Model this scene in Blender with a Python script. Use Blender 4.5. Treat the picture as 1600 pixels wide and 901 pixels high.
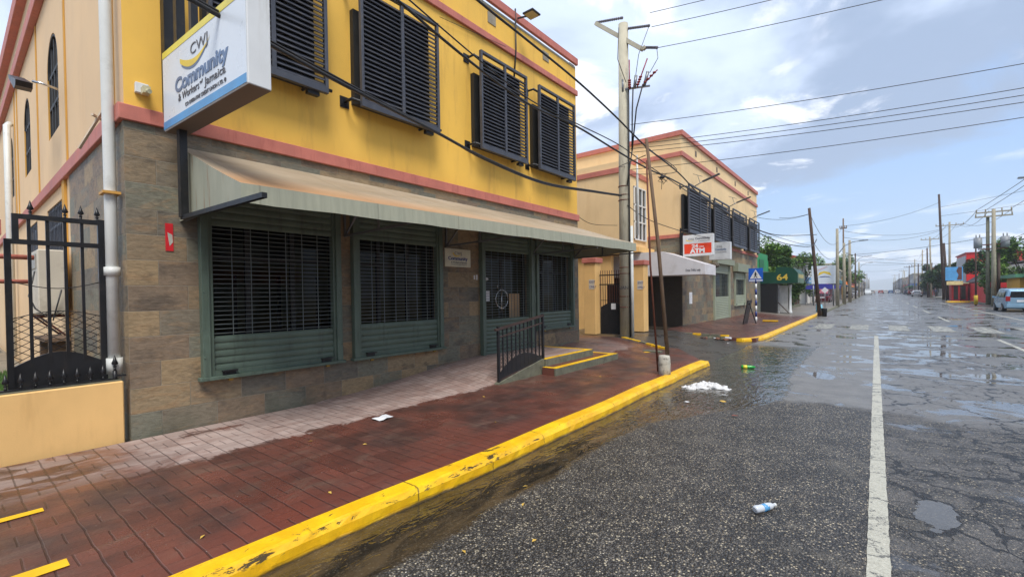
import bpy, math, random
from mathutils import Vector, Matrix
R = math.radians
random.seed(7)
sc = bpy.context.scene
for o in list(bpy.data.objects): bpy.data.objects.remove(o)
COL = sc.collection

# ------------------------------------------------------------------ camera
F_PX, YAW, PITCH, ROLL, CYP = 715.342, 0.671557, -0.0130461, -0.0152859, 470.048
cy_, sy_ = math.cos(YAW), math.sin(YAW)
Fv = Vector((-sy_, cy_, 0)); Rt = Vector((cy_, sy_, 0)); Up = Vector((0, 0, 1))
F2 = Fv*math.cos(PITCH)+Up*math.sin(PITCH); U2 = -Fv*math.sin(PITCH)+Up*math.cos(PITCH)
R2 = Rt*math.cos(ROLL)+U2*math.sin(ROLL); U3 = -Rt*math.sin(ROLL)+U2*math.cos(ROLL)
cam = bpy.data.cameras.new('camera'); camo = bpy.data.objects.new('camera', cam); COL.objects.link(camo)
camo.matrix_world = Matrix(((R2.x, U3.x, -F2.x, 0), (R2.y, U3.y, -F2.y, 0), (R2.z, U3.z, -F2.z, 1.75), (0, 0, 0, 1)))
cam.sensor_width = 36; cam.lens = F_PX/1600*36; cam.shift_y = (CYP-450.5)/1600
cam.clip_start = .05; cam.clip_end = 20000
sc.camera = camo

# ------------------------------------------------------------------ light
SUN_EL, SUN_AZ = R(58), R(128)       # azimuth measured from +Y towards +X
sd = Vector((math.sin(SUN_AZ)*math.cos(SUN_EL), math.cos(SUN_AZ)*math.cos(SUN_EL), math.sin(SUN_EL)))
sun = bpy.data.lights.new('sun', 'SUN'); sun.energy = 2.6; sun.angle = R(26); sun.color = (1, .95, .88)
suno = bpy.data.objects.new('sun', sun); COL.objects.link(suno)
suno.rotation_euler = sd.to_track_quat('Z', 'Y').to_euler()
sc.view_settings.view_transform = 'Standard'; sc.view_settings.look = 'None'
sc.view_settings.exposure = 0.68; sc.view_settings.gamma = 1
wd = bpy.data.worlds.new('World'); sc.world = wd; wd.use_nodes = True
wn, wl = wd.node_tree.nodes, wd.node_tree.links
wn.clear()
def build_sky():
    N = lambda t: wn.new(t)
    out = N('ShaderNodeOutputWorld'); bg = N('ShaderNodeBackground'); bg.inputs[1].default_value = .094
    sky = N('ShaderNodeTexSky'); sky.sky_type = 'NISHITA'; sky.sun_disc = False
    sky.sun_elevation = SUN_EL; sky.sun_rotation = SUN_AZ; sky.air_density = 1.0; sky.dust_density = 2.0; sky.ozone_density = 1.5
    tc = N('ShaderNodeTexCoord'); sep = N('ShaderNodeSeparateXYZ'); wl.new(tc.outputs['Generated'], sep.inputs[0])
    def M(op, a, b=None, c=None):
        m = N('ShaderNodeMath'); m.operation = op
        for i, v in enumerate((a, b, c)):
            if v is None: continue
            if isinstance(v, (int, float)): m.inputs[i].default_value = v
            else: wl.new(v, m.inputs[i])
        return m.outputs[0]
    z = M('MAXIMUM', sep.outputs[2], 0.0)
    den = M('ADD', z, .14)
    px = M('DIVIDE', sep.outputs[0], den); py = M('DIVIDE', sep.outputs[1], den)
    cmb = N('ShaderNodeCombineXYZ'); wl.new(px, cmb.inputs[0]); wl.new(py, cmb.inputs[1])
    def noise(scale, det, rough, off, dist=.4):
        mp = N('ShaderNodeMapping'); mp.inputs['Location'].default_value = off; wl.new(cmb.outputs[0], mp.inputs[0])
        n = N('ShaderNodeTexNoise'); n.inputs['Scale'].default_value = scale; n.inputs['Detail'].default_value = det
        n.inputs['Roughness'].default_value = rough; n.inputs['Distortion'].default_value = dist
        wl.new(mp.outputs[0], n.inputs['Vector']); return n.outputs['Fac']
    def ramp(f, a, b, c0=(0, 0, 0, 1), c1=(1, 1, 1, 1)):
        r = N('ShaderNodeMapRange'); r.interpolation_type = 'SMOOTHSTEP'
        r.inputs[1].default_value = a; r.inputs[2].default_value = b; wl.new(f, r.inputs[0]); return r.outputs[0]
    def mix(f, a, b):
        m = N('ShaderNodeMix'); m.data_type = 'RGBA'
        if isinstance(f, (int, float)): m.inputs[0].default_value = f
        else: wl.new(f, m.inputs[0])
        for i, v in ((6, a), (7, b)):
            if isinstance(v, tuple): m.inputs[i].default_value = v
            else: wl.new(v, m.inputs[i])
        return m.outputs[2]
    big = noise(.7, 7, .55, (3.1, 1.7, 0)); wis = noise(1.9, 7, .6, (7.3, 2.2, 4)); grey = noise(.75, 6, .55, (1.2, 8.8, 2), .3)
    # milky blue of the humid air below the cloud, paler towards the horizon
    hz = ramp(z, 0.0, .30)
    clear = mix(hz, (4.1, 5.5, 7.4, 1), (3.1, 4.8, 7.9, 1))
    clear = mix(.25, clear, sky.outputs[0])
    # cloud deck overhead, breaking up low over the street
    cover = M('ADD', big, M('MULTIPLY', ramp(z, .10, .42), .30))
    cov = ramp(cover, .52, .64)
    dk = M('ADD', grey, M('MULTIPLY', M('MULTIPLY', ramp(sep.outputs[0], -.62, -.05), ramp(z, .14, .34)), .12))
    cloudcol = mix(ramp(dk, .45, .62), (6.2, 7.1, 8.8, 1), (2.9, 3.6, 4.9, 1))
    c1 = mix(M('MULTIPLY', cov, .88), clear, cloudcol)
    puff = M('MULTIPLY', ramp(wis, .53, .62), ramp(big, .34, .50))
    c2 = mix(M('MULTIPLY', puff, .8), c1, (8.2, 8.5, 9.3, 1))
    wl.new(c2, bg.inputs[0]); wl.new(bg.outputs[0], out.inputs[0])
build_sky()
sc.render.engine = 'CYCLES'
sc.cycles.max_bounces = 6

# ------------------------------------------------------------------ materials
def lin(c):
    return tuple(((v/255)/12.92 if v/255 <= .04045 else ((v/255+.055)/1.055)**2.4) for v in c)
class NT:
    def __init__(s, name):
        s.m = bpy.data.materials.new(name); s.m.use_nodes = True
        s.n = s.m.node_tree.nodes; s.l = s.m.node_tree.links
        s.b = s.n['Principled BSDF']; s.tc = s.n.new('ShaderNodeTexCoord')
    def lk(s, a, b): s.l.new(a, b)
    def M(s, op, a, b=None, c=None):
        m = s.n.new('ShaderNodeMath'); m.operation = op
        for i, v in enumerate((a, b, c)):
            if v is None: continue
            if isinstance(v, (int, float)): m.inputs[i].default_value = v
            else: s.lk(v, m.inputs[i])
        return m.outputs[0]
    def sep(s, v=None):
        q = s.n.new('ShaderNodeSeparateXYZ'); s.lk(v or s.tc.outputs['Object'], q.inputs[0]); return q.outputs
    def comb(s, x=0, y=0, z=0):
        q = s.n.new('ShaderNodeCombineXYZ')
        for i, v in enumerate((x, y, z)):
            if isinstance(v, (int, float)): q.inputs[i].default_value = v
            else: s.lk(v, q.inputs[i])
        return q.outputs[0]
    def noise(s, scale, det=4, rough=.55, vec=None, sc3=None, dist=0):
        v = vec or s.tc.outputs['Object']
        if sc3:
            mp = s.n.new('ShaderNodeMapping'); mp.inputs['Scale'].default_value = sc3; s.lk(v, mp.inputs[0]); v = mp.outputs[0]
        q = s.n.new('ShaderNodeTexNoise'); q.inputs['Scale'].default_value = scale; q.inputs['Detail'].default_value = det
        q.inputs['Roughness'].default_value = rough; q.inputs['Distortion'].default_value = dist
        s.lk(v, q.inputs['Vector']); return q.outputs['Fac']
    def step(s, f, a, b, lo=0, hi=1):
        r = s.n.new('ShaderNodeMapRange'); r.interpolation_type = 'SMOOTHSTEP'
        for i, v in ((1, a), (2, b), (3, lo), (4, hi)): r.inputs[i].default_value = v
        s.lk(f, r.inputs[0]); return r.outputs[0]
    def mix(s, f, a, b):
        m = s.n.new('ShaderNodeMix'); m.data_type = 'RGBA'
        if isinstance(f, (int, float)): m.inputs[0].default_value = f
        else: s.lk(f, m.inputs[0])
        for i, v in ((6, a), (7, b)):
            if isinstance(v, tuple): m.inputs[i].default_value = (*v[:3], 1)
            else: s.lk(v, m.inputs[i])
        return m.outputs[2]
    def mul(s, a, b):  # colour x value
        m = s.n.new('ShaderNodeMix'); m.data_type = 'RGBA'; m.blend_type = 'MULTIPLY'; m.inputs[0].default_value = 1
        if isinstance(a, tuple): m.inputs[6].default_value = (*a[:3], 1)
        else: s.lk(a, m.inputs[6])
        s.lk(b, m.inputs[7]); return m.outputs[2]
    def bump(s, h, strength=.3, dist=.01, nrm=None):
        q = s.n.new('ShaderNodeBump'); q.inputs['Strength'].default_value = strength; q.inputs['Distance'].default_value = dist
        s.lk(h, q.inputs['Height'])
        if nrm is not None: s.lk(nrm, q.inputs['Normal'])
        return q.outputs[0]
    def fin(s, col=None, rough=None, nrm=None, spec=None, metal=None):
        for nm, v in (('Base Color', col), ('Roughness', rough), ('Normal', nrm), ('Specular IOR Level', spec), ('Metallic', metal)):
            if v is None: continue
            i = s.b.inputs[nm]
            if isinstance(v, tuple): i.default_value = (*v[:3], 1)
            elif isinstance(v, (int, float)): i.default_value = v
            else: s.lk(v, i)
        return s.m
_mc = {}
def paint(name, c, rough=.6, var=.18, dirt=None, dirt_amt=.35, scale=2.0, bumpy=.15, metal=0, spec=.4, bscale=60, streak=False):
    if name in _mc: return _mc[name]
    t = NT(name)
    lo = tuple(v*(1-var) for v in c); hi = tuple(min(v*(1+var), .9) for v in c)
    n = t.noise(scale, 5, .6)
    col = t.mix(t.step(n, .3, .7), lo, hi)
    if dirt:
        d = t.noise(scale*1.7, 7, .65, sc3=(2.2, 2.2, .35) if streak else (1, 1, 1))
        col = t.mix(t.M('MULTIPLY', t.step(d, .50, .72), dirt_amt), col, dirt)
    b = t.noise(bscale, 3, .6)
    r = t.step(n, .2, .8, max(rough-.08, .03), min(rough+.08, 1))
    _mc[name] = t.fin(col, r, t.bump(b, bumpy, .004), spec, metal)
    return _mc[name]

def stone_mat(name='stone cladding', dark=1.0):
    t = NT(name); x, y, z = t.sep()
    u = t.M('ADD', x, y); v = t.M('SUBTRACT', z, .1)
    row = t.M('FLOOR', t.M('DIVIDE', v, .305))
    odd = t.M('SUBTRACT', 1, t.M('MODULO', t.M('ADD', row, 100), 2))
    u2 = t.M('ADD', u, t.M('MULTIPLY', odd, .3))
    colm = t.M('FLOOR', t.M('DIVIDE', u2, .6))
    fu = t.M('MULTIPLY', t.M('FRACT', t.M('DIVIDE', t.M('ADD', u2, 60), .6)), .6)
    fv = t.M('MULTIPLY', t.M('FRACT', t.M('DIVIDE', t.M('ADD', v, 30.5), .305)), .305)
    eu = t.M('MINIMUM', fu, t.M('SUBTRACT', .6, fu)); ev = t.M('MINIMUM', fv, t.M('SUBTRACT', .305, fv))
    e = t.M('MINIMUM', eu, ev)
    groove = t.step(e, .001, .0045, 1, 0)
    wn_ = t.n.new('ShaderNodeTexWhiteNoise'); t.lk(t.comb(row, colm, 3.7), wn_.inputs['Vector'])
    cr = t.n.new('ShaderNodeValToRGB'); t.lk(wn_.outputs['Value'], cr.inputs[0])
    cols = [(122, 113, 97), (134, 118, 95), (106, 101, 90), (142, 125, 98), (118, 116, 101), (150, 130, 100), (126, 110, 92), (112, 110, 97)]
    cr.color_ramp.interpolation = 'CONSTANT'
    while len(cr.color_ramp.elements) < len(cols): cr.color_ramp.elements.new(.5)
    for i, c in enumerate(cols):
        cr.color_ramp.elements[i].position = i/len(cols); cr.color_ramp.elements[i].color = (*[k*dark for k in lin(c)], 1)
    vec = t.comb(u, wn_.outputs['Value'], z)
    n1 = t.noise(1.6, 7, .62, vec=vec, sc3=(1.1, 7, 3.6), dist=1.4)
    n2 = t.noise(9, 6, .6, vec=vec, sc3=(1.4, 3, 3.2), dist=.6)
    n4 = t.noise(2.6, 5, .6, vec=vec, sc3=(1, 11, 1.3), dist=.5)
    rust = tuple(k*dark for k in lin((152, 122, 88))); dk = tuple(k*dark for k in lin((74, 68, 62)))
    c = t.mix(t.M('MULTIPLY', t.step(n1, .48, .68), .5), cr.outputs[0], rust)
    c = t.mix(t.M('MULTIPLY', t.step(n4, .50, .70), .6), c, dk)
    c = t.mul(c, t.step(n2, .25, .75, .78, 1.18))
    c = t.mix(t.M('MULTIPLY', groove, .75), c, tuple(k*dark for k in lin((140, 135, 122))))
    low = t.M('MULTIPLY', t.step(z, .1, .55, 1, 0), t.step(t.noise(3, 5), .45, .62))
    c = t.mix(t.M('MULTIPLY', low, .45), c, lin((86, 88, 74)))
    h = t.M('ADD', t.M('ADD', n2, t.M('MULTIPLY', n1, .8)), t.M('ADD', t.M('MULTIPLY', groove, -.9), t.M('MULTIPLY', wn_.outputs['Value'], .5)))
    nr = t.bump(h, .6, .010)
    return t.fin(c, .62, nr, .35)

def paver_mat(alldry=False):
    t = NT('stamped red pavers'); x, y, z = t.sep()
    wob = t.noise(5, 3); xw = t.M('ADD', x, t.M('MULTIPLY', wob, .022)); yw = t.M('ADD', y, t.M('MULTIPLY', t.noise(4.3, 3, vec=t.comb(y, x, 4)), .026))
    P = .212
    ix = t.M('FLOOR', t.M('DIVIDE', xw, P)); iy = t.M('FLOOR', t.M('DIVIDE', yw, P))
    fx = t.M('MULTIPLY', t.M('FRACT', t.M('DIVIDE', t.M('ADD', xw, P*200), P)), P); fy = t.M('MULTIPLY', t.M('FRACT', t.M('DIVIDE', t.M('ADD', yw, P*200), P)), P)
    par = t.M('MODULO', t.M('ADD', t.M('ADD', ix, iy), 1000), 2)
    ex = t.M('MINIMUM', fx, t.M('SUBTRACT', P, fx)); ey = t.M('MINIMUM', fy, t.M('SUBTRACT', P, fy))
    cxm = t.M('ABSOLUTE', t.M('SUBTRACT', fx, P/2)); cym = t.M('ABSOLUTE', t.M('SUBTRACT', fy, P/2))
    gy = t.step(ey, .003, .009, 1, 0)            # long joints across the pavement
    gx = t.step(ex, .002, .006, .45, 0)
    mid = t.M('ADD', t.M('MULTIPLY', par, t.step(cym, .003, .008, .9, 0)), t.M('MULTIPLY', t.M('SUBTRACT', 1, par), t.step(cxm, .002, .006, .4, 0)))
    g = t.M('MINIMUM', t.M('MAXIMUM', t.M('MAXIMUM', gy, gx), mid), 1)
    wn_ = t.n.new('ShaderNodeTexWhiteNoise'); t.lk(t.comb(ix, iy, 1), wn_.inputs['Vector'])
    n = t.noise(1.4, 6, .6); f = t.noise(28, 4, .6); md = t.noise(5, 5, .65, sc3=(1, .45, 1), dist=.6)
    wet = t.mix(t.step(n, .34, .66), lin((104, 62, 51)), lin((70, 50, 44)))
    wet = t.mix(t.M('MULTIPLY', t.step(md, .50, .70), .5), wet, lin((104, 84, 72)))
    wet = t.mul(wet, t.step(wn_.outputs['Value'], 0, 1, .82, 1.16)); wet = t.mul(wet, t.step(t.noise(120, 3, .7), .3, .7, .72, 1.25))
    # redder stripe along the kerb
    wet = t.mix(t.step(x, -3.75, -3.45, 0, .4), wet, lin((126, 68, 54)))
    dry = t.mix(t.step(md, .35, .65), lin((146, 124, 115)), lin((164, 146, 138)))
    dry = t.mul(dry, t.step(wn_.outputs['Value'], 0, 1, .88, 1.08))
    # under the awning the rain did not reach
    edge = t.M('ADD', x, t.M('MULTIPLY', t.M('SUBTRACT', t.noise(2.6, 7, .7, dist=.5), .5), .75))
    m = t.M('MULTIPLY', t.step(edge, -5.47, -5.38, 1, 0), t.M('MULTIPLY', t.step(t.M('ADD', y, t.M('MULTIPLY', md, 1.4)), 1.3, 2.5), t.step(y, 12.2, 12.9, 1, 0)))
    m = t.M('MULTIPLY', m, t.step(y, 7.4, 8.2, 1, .35))
    # splash marks left on the dry part
    sp = t.M('MULTIPLY', t.step(t.noise(1.9, 6, .7, sc3=(1, .6, 1), vec=t.comb(x, y, 9)), .61, .66), t.step(y, 3.6, 4.6, 1, .2))
    m = t.M('MULTIPLY', m, t.M('SUBTRACT', 1, t.M('MULTIPLY', sp, .9)))
    if alldry: m = t.M('ADD', .8, t.M('MULTIPLY', md, .2))
    # half dry film on the near part
    film = t.M('MULTIPLY', t.M('MULTIPLY', t.step(t.M('ADD', x, t.M('MULTIPLY', md, .9)), -5.35, -4.75, 1, 0), t.step(md, .44, .58)), t.step(y, 2.6, 3.4, .6, 0))
    c = t.mix(t.M('MAXIMUM', m, film), wet, dry)
    far = t.step(y, 32, 38)
    c = t.mix(far, c, lin((138, 132, 126)))
    gk = t.M('MULTIPLY', g, t.M('SUBTRACT', 1, far))
    c = t.mix(t.M('MULTIPLY', gk, .62), c, lin((46, 32, 30)))
    # white grit
    v = t.n.new('ShaderNodeTexVoronoi'); v.inputs['Scale'].default_value = 26; t.lk(t.tc.outputs['Object'], v.inputs['Vector'])
    wnv = t.n.new('ShaderNodeSeparateColor'); t.lk(v.outputs['Color'], wnv.inputs[0])
    spk = t.M('MULTIPLY', t.step(v.outputs['Distance'], .05, .10, 1, 0), t.step(wnv.outputs[0], .93, .94))
    c = t.mix(t.M('MULTIPLY', spk, .7), c, (.6, .58, .5))
    h = t.M('ADD', t.M('MULTIPLY', gk, -1.0), t.M('MULTIPLY', f, .35))
    nr = t.bump(h, .6, .008); nr = t.bump(md, .12, .015, nr)
    wr = t.step(t.M('ADD', n, t.M('MULTIPLY', f, .25)), .45, .85, .26, .5)
    rg = t.n.new('ShaderNodeMix'); t.lk(t.M('MAXIMUM', m, film), rg.inputs[0]); t.lk(wr, rg.inputs[2]); rg.inputs[3].default_value = .75
    return t.fin(c, rg.outputs[0], nr, .5)

def road_mat():
    t = NT('wet asphalt'); x, y, z = t.sep()
    P = t.tc.outputs['Object']
    # aggregate stones
    v = t.n.new('ShaderNodeTexVoronoi'); v.inputs['Scale'].default_value = 70; t.lk(P, v.inputs['Vector']); v.inputs['Randomness'].default_value = 1
    sepc = t.n.new('ShaderNodeSeparateColor'); t.lk(v.outputs['Color'], sepc.inputs[0])
    v2 = t.n.new('ShaderNodeTexVoronoi'); v2.inputs['Scale'].default_value = 52; t.lk(P, v2.inputs['Vector'])
    sep2 = t.n.new('ShaderNodeSeparateColor'); t.lk(v2.outputs['Color'], sep2.inputs[0])
    cr = t.n.new('ShaderNodeValToRGB'); t.lk(sepc.outputs[0], cr.inputs[0]); cr.color_ramp.interpolation = 'CONSTANT'
    st = [(0, (50, 49, 48)), (.16, (76, 73, 70)), (.34, (98, 94, 88)), (.50, (60, 58, 56)), (.66, (118, 112, 102)), (.78, (86, 83, 78)), (.88, (148, 138, 122)), (.95, (190, 178, 152))]
    while len(cr.color_ramp.elements) < len(st): cr.color_ramp.elements.new(.5)
    for i, (p, c) in enumerate(st): cr.color_ramp.elements[i].position = p; cr.color_ramp.elements[i].color = (*lin(c), 1)
    gap = t.step(v.outputs['Distance'], .30, .62)
    agg = t.mix(t.M('MULTIPLY', gap, .8), cr.outputs[0], lin((20, 20, 22)))
    mac = t.noise(.7, 6, .6); mac2 = t.noise(2.4, 6, .62, vec=t.comb(x, y, 5))
    peb = t.M('MULTIPLY', t.step(v2.outputs['Distance'], .20, .28, 1, 0), t.step(t.M('ADD', sep2.outputs[0], t.M('MULTIPLY', t.M('SUBTRACT', mac2, .5), .3)), .90, .905))
    agg = t.mix(peb, agg, t.mix(sep2.outputs[1], lin((170, 150, 112)), lin((205, 200, 188))))
    agg = t.mul(agg, t.step(mac2, .3, .7, .70, 1.25)); agg = t.mix(t.M('MULTIPLY', t.step(t.noise(1.5, 7, .68, vec=t.comb(x, y, 55), dist=.6), .56, .68), .45), agg, lin((96, 92, 84)))
    # smooth worn asphalt: far half of the near lane and everything beyond
    yb = t.M('ADD', y, t.M('MULTIPLY', t.M('SUBTRACT', mac, .5), 2.0))
    smooth = t.step(yb, 8.1, 8.6)
    fine = t.noise(90, 3, .7)
    sm = t.mix(t.step(fine, .35, .65), lin((98, 96, 94)), lin((126, 124, 120)))
    sm = t.mul(sm, t.step(mac2, .3, .7, .8, 1.15))
    col = t.mix(t.M('MULTIPLY', smooth, .85), agg, sm)
    # right lane: older, cracked surface
    xr = t.step(x, .02, .12)
    old = t.mix(t.step(t.noise(14, 6, .7), .35, .65), lin((68, 66, 64)), lin((104, 100, 96)))
    col = t.mix(t.M('MULTIPLY', xr, t.M('MULTIPLY', t.step(mac2, .42, .58), .65)), col, old)
    # cracks
    dx = t.n.new('ShaderNodeVectorMath'); dx.operation = 'ADD'
    nn = t.n.new('ShaderNodeTexNoise'); nn.inputs['Scale'].default_value = 3.2; nn.inputs['Detail'].default_value = 5; t.lk(P, nn.inputs['Vector'])
    ms = t.n.new('ShaderNodeVectorMath'); ms.operation = 'SCALE'; ms.inputs['Scale'].default_value = .55; t.lk(nn.outputs['Color'], ms.inputs[0])
    t.lk(P, dx.inputs[0]); t.lk(ms.outputs[0], dx.inputs[1])
    vc = t.n.new('ShaderNodeTexVoronoi'); vc.feature = 'DISTANCE_TO_EDGE'; vc.inputs['Scale'].default_value = .85; t.lk(dx.outputs[0], vc.inputs['Vector'])
    vc2 = t.n.new('ShaderNodeTexVoronoi'); vc2.feature = 'DISTANCE_TO_EDGE'; vc2.inputs['Scale'].default_value = 2.3; t.lk(dx.outputs[0], vc2.inputs['Vector'])
    brk = t.step(t.noise(1.1, 3, vec=t.comb(x, y, 17)), .42, .55)
    wdt = t.step(t.noise(4, 4, vec=t.comb(x, y, 31)), .3, .7, .004, .026)
    cr1 = t.M('MULTIPLY', t.M('LESS_THAN', vc.outputs['Distance'], wdt), 1)
    cr2 = t.M('MULTIPLY', t.step(vc2.outputs['Distance'], .008, .02, 1, 0), brk)
    crk = t.M('MULTIPLY', t.M('MAXIMUM', cr1, cr2), xr)
    hor = t.M('MULTIPLY', t.M('MULTIPLY', crk, t.step(x, 4, 5, 1, 0)), t.step(y, 40, 60, 1, 0))
    col = t.mix(t.M('MULTIPLY', hor, .92), col, lin((12, 12, 14)))
    # water: puddles, film, gutter stream
    pn = t.noise(1.0, 8, .64, vec=t.comb(t.M('MULTIPLY', x, .75), t.M('MULTIPLY', y, .8), 6.3), dist=.8)
    pn2 = t.noise(2.1, 6, .6, vec=t.comb(x, t.M('MULTIPLY', y, .5), 8), dist=.5)
    pp = t.M('ADD', pn, t.M('MULTIPLY', t.M('SUBTRACT', pn2, .5), .28))
    bias = t.M('ADD', t.M('MULTIPLY', smooth, .045), t.M('MULTIPLY', t.M('MULTIPLY', xr, t.step(y, 6, 10)), .02))
    pud = t.step(t.M('ADD', pp, bias), .585, .635)
    pud = t.M('MULTIPLY', pud, t.M('MAXIMUM', smooth, xr))
    # gutter
    gw = t.M('ADD', x, t.M('MULTIPLY', t.M('SUBTRACT', t.noise(2.2, 6, .68, dist=.6), .5), .42))
    lim = t.M('ADD', t.step(y, 5.4, 8.6, 0, 1.25), t.step(y, 9.2, 11.5, 0, -.2))
    gut = t.step(t.M('SUBTRACT', gw, lim), -2.50, -2.40, 1, 0)
    gut = t.M('MULTIPLY', gut, t.step(y, 15.5, 17.5, 1, 0))
    mud = t.noise(1.2, 5, .6, vec=t.comb(t.M('MULTIPLY', x, 4), y, 3), dist=1.0)
    gcol = t.mix(t.step(mud, .35, .65), lin((40, 35, 28)), lin((82, 68, 48)))
    gcol = t.mix(t.step(y, 6.5, 8.5), gcol, lin((64, 62, 56)))
    col = t.mix(t.M('MULTIPLY', gut, .9), col, gcol)
    # pothole with standing water
    pxn = t.M('ADD', t.M('SUBTRACT', x, .36), t.M('MULTIPLY', t.M('SUBTRACT', t.noise(6, 5, .6), .5), .22))
    pyn = t.M('ADD', t.M('SUBTRACT', y, 4.80), t.M('MULTIPLY', t.M('SUBTRACT', t.noise(6, 5, .6, vec=t.comb(x, y, 40)), .5), .45))
    pr = t.M('ADD', t.M('POWER', t.M('DIVIDE', pxn, .125), 2), t.M('POWER', t.M('DIVIDE', pyn, .34), 2))
    hole = t.step(pr, .95, 1.05, 1, 0); rim = t.M('MULTIPLY', t.step(pr, 1.7, 1.2, 0, 1), t.M('SUBTRACT', 1, hole))
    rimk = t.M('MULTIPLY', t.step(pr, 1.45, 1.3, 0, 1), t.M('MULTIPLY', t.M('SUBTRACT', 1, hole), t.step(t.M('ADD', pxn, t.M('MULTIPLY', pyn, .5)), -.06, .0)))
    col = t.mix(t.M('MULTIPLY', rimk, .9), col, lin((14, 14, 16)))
    col = t.mix(t.M('MULTIPLY', hole, .8), col, lin((92, 92, 92)))
    col = t.mix(t.M('MULTIPLY', pud, .45), col, lin((74, 74, 76)))
    film = t.M('MULTIPLY', smooth, t.step(mac2, .35, .6, .35, .9))
    dry_r = t.n.new('ShaderNodeMix'); t.lk(film, dry_r.inputs[0]); dry_r.inputs[2].default_value = .42; dry_r.inputs[3].default_value = .40
    wetm = t.M('MAXIMUM', t.M('MAXIMUM', pud, gut), hole)
    rg = t.n.new('ShaderNodeMix'); t.lk(wetm, rg.inputs[0]); t.lk(dry_r.outputs[0], rg.inputs[2]); rg.inputs[3].default_value = .035
    # relief: stones vanish under water, cracks cut in, ripples in the gutter
    rel = t.M('MULTIPLY', t.M('SUBTRACT', 1, t.M('MINIMUM', v.outputs['Distance'], 1)), t.M('MULTIPLY', t.M('SUBTRACT', 1, t.M('MULTIPLY', smooth, .8)), 1))
    hgt = t.M('ADD', t.M('MULTIPLY', rel, .010), t.M('ADD', t.M('MULTIPLY', hor, -.02), t.M('MULTIPLY', fine, .0012)))
    hgt = t.M('MULTIPLY', hgt, t.M('SUBTRACT', 1, wetm))
    rip = t.noise(4.5, 2, .45, vec=t.comb(x, y, 6), sc3=(2.2, .8, 1), dist=1.8)
    rip2 = t.noise(2.0, 2, .5, vec=t.comb(x, y, 12))
    hgt = t.M('ADD', hgt, t.M('MULTIPLY', gut, t.M('MULTIPLY', t.M('ADD', rip, t.M('MULTIPLY', rip2, 1.5)), .009)))
    hgt = t.M('ADD', hgt, t.M('MULTIPLY', pud, t.M('MULTIPLY', rip2, .002)))
    nr = t.bump(hgt, 1.0, 1.0)
    return t.fin(col, rg.outputs[0], nr, .5)

def kerb_mat(name='yellow kerb paint', wear=1.0):
    t = NT(name); x, y, z = t.sep()
    n = t.noise(3, 5); n2 = t.noise(12, 8, .74, sc3=(1, .38, 1.8), dist=.7)
    c = t.mix(t.step(n, .3, .7), lin((222, 168, 16)), lin((242, 196, 24)))
    c = t.mix(t.M('MULTIPLY', t.step(t.noise(1.6, 6, .7), .5, .7), .3), c, lin((176, 128, 30)))
    c = t.mul(c, t.step(t.noise(40, 4, .7), .2, .8, .9, 1.08))
    nearw = t.step(y, 3.2, 6.0, 1, .25)
    mid = t.M('MULTIPLY', t.step(t.M('ABSOLUTE', t.M('SUBTRACT', z, .105)), .0, .05, 1, 0), nearw)
    chip = t.step(t.M('ADD', n2, t.M('MULTIPLY', mid, .13)), .655, .675)
    chip = t.M('MULTIPLY', chip, wear)
    base = t.step(t.M('ADD', z, t.M('MULTIPLY', n2, -.05)), -.025, .006, 1, 0)
    jt = t.M('MULTIPLY', t.step(t.M('ABSOLUTE', t.M('SUBTRACT', t.M('FRACT', t.M('DIVIDE', t.M('ADD', t.M('ADD', y, 20), t.M('MULTIPLY', n2, .05)), .92)), .5)), .004, .011, 1, 0), t.step(n, .40, .55))
    k = t.M('MAXIMUM', t.M('MAXIMUM', chip, base), t.M('MULTIPLY', jt, .8))
    c = t.mix(t.M('MULTIPLY', k, .93), c, t.mix(t.step(n, .62, .66), lin((26, 24, 22)), lin((74, 66, 56))))
    nr = t.bump(t.M('ADD', t.M('MULTIPLY', k, -1), t.M('MULTIPLY', n2, .8)), .5, .006)
    return t.fin(c, t.step(n2, .3, .7, .34, .5), nr, .5)

def line_mat(name='worn white road paint', wear=.0):
    t = NT(name)
    n = t.noise(7, 7, .7, dist=.4); n3 = t.noise(60, 3, .7)
    c = t.mix(t.step(n3, .3, .7), lin((158, 156, 142)), lin((184, 182, 168)))
    vc = t.n.new('ShaderNodeTexVoronoi'); vc.feature = 'DISTANCE_TO_EDGE'; vc.inputs['Scale'].default_value = 1.7
    xx_, yy_, zz_ = t.sep(); t.lk(t.comb(t.M('ADD', xx_, t.M('MULTIPLY', n, 1.2)), t.M('ADD', yy_, t.M('MULTIPLY', n, .5)), 0), vc.inputs['Vector'])
    k = t.M('MAXIMUM', t.step(t.M('ADD', n, t.M('MULTIPLY', t.M('SUBTRACT', n3, .5), .3)), .60-wear, .66-wear), t.M('MULTIPLY', t.step(vc.outputs['Distance'], .012, .022, 1, 0), .8))
    c = t.mix(k, c, lin((72, 71, 70)))
    return t.fin(c, .42, t.bump(n3, .5, .004), .4)

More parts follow.
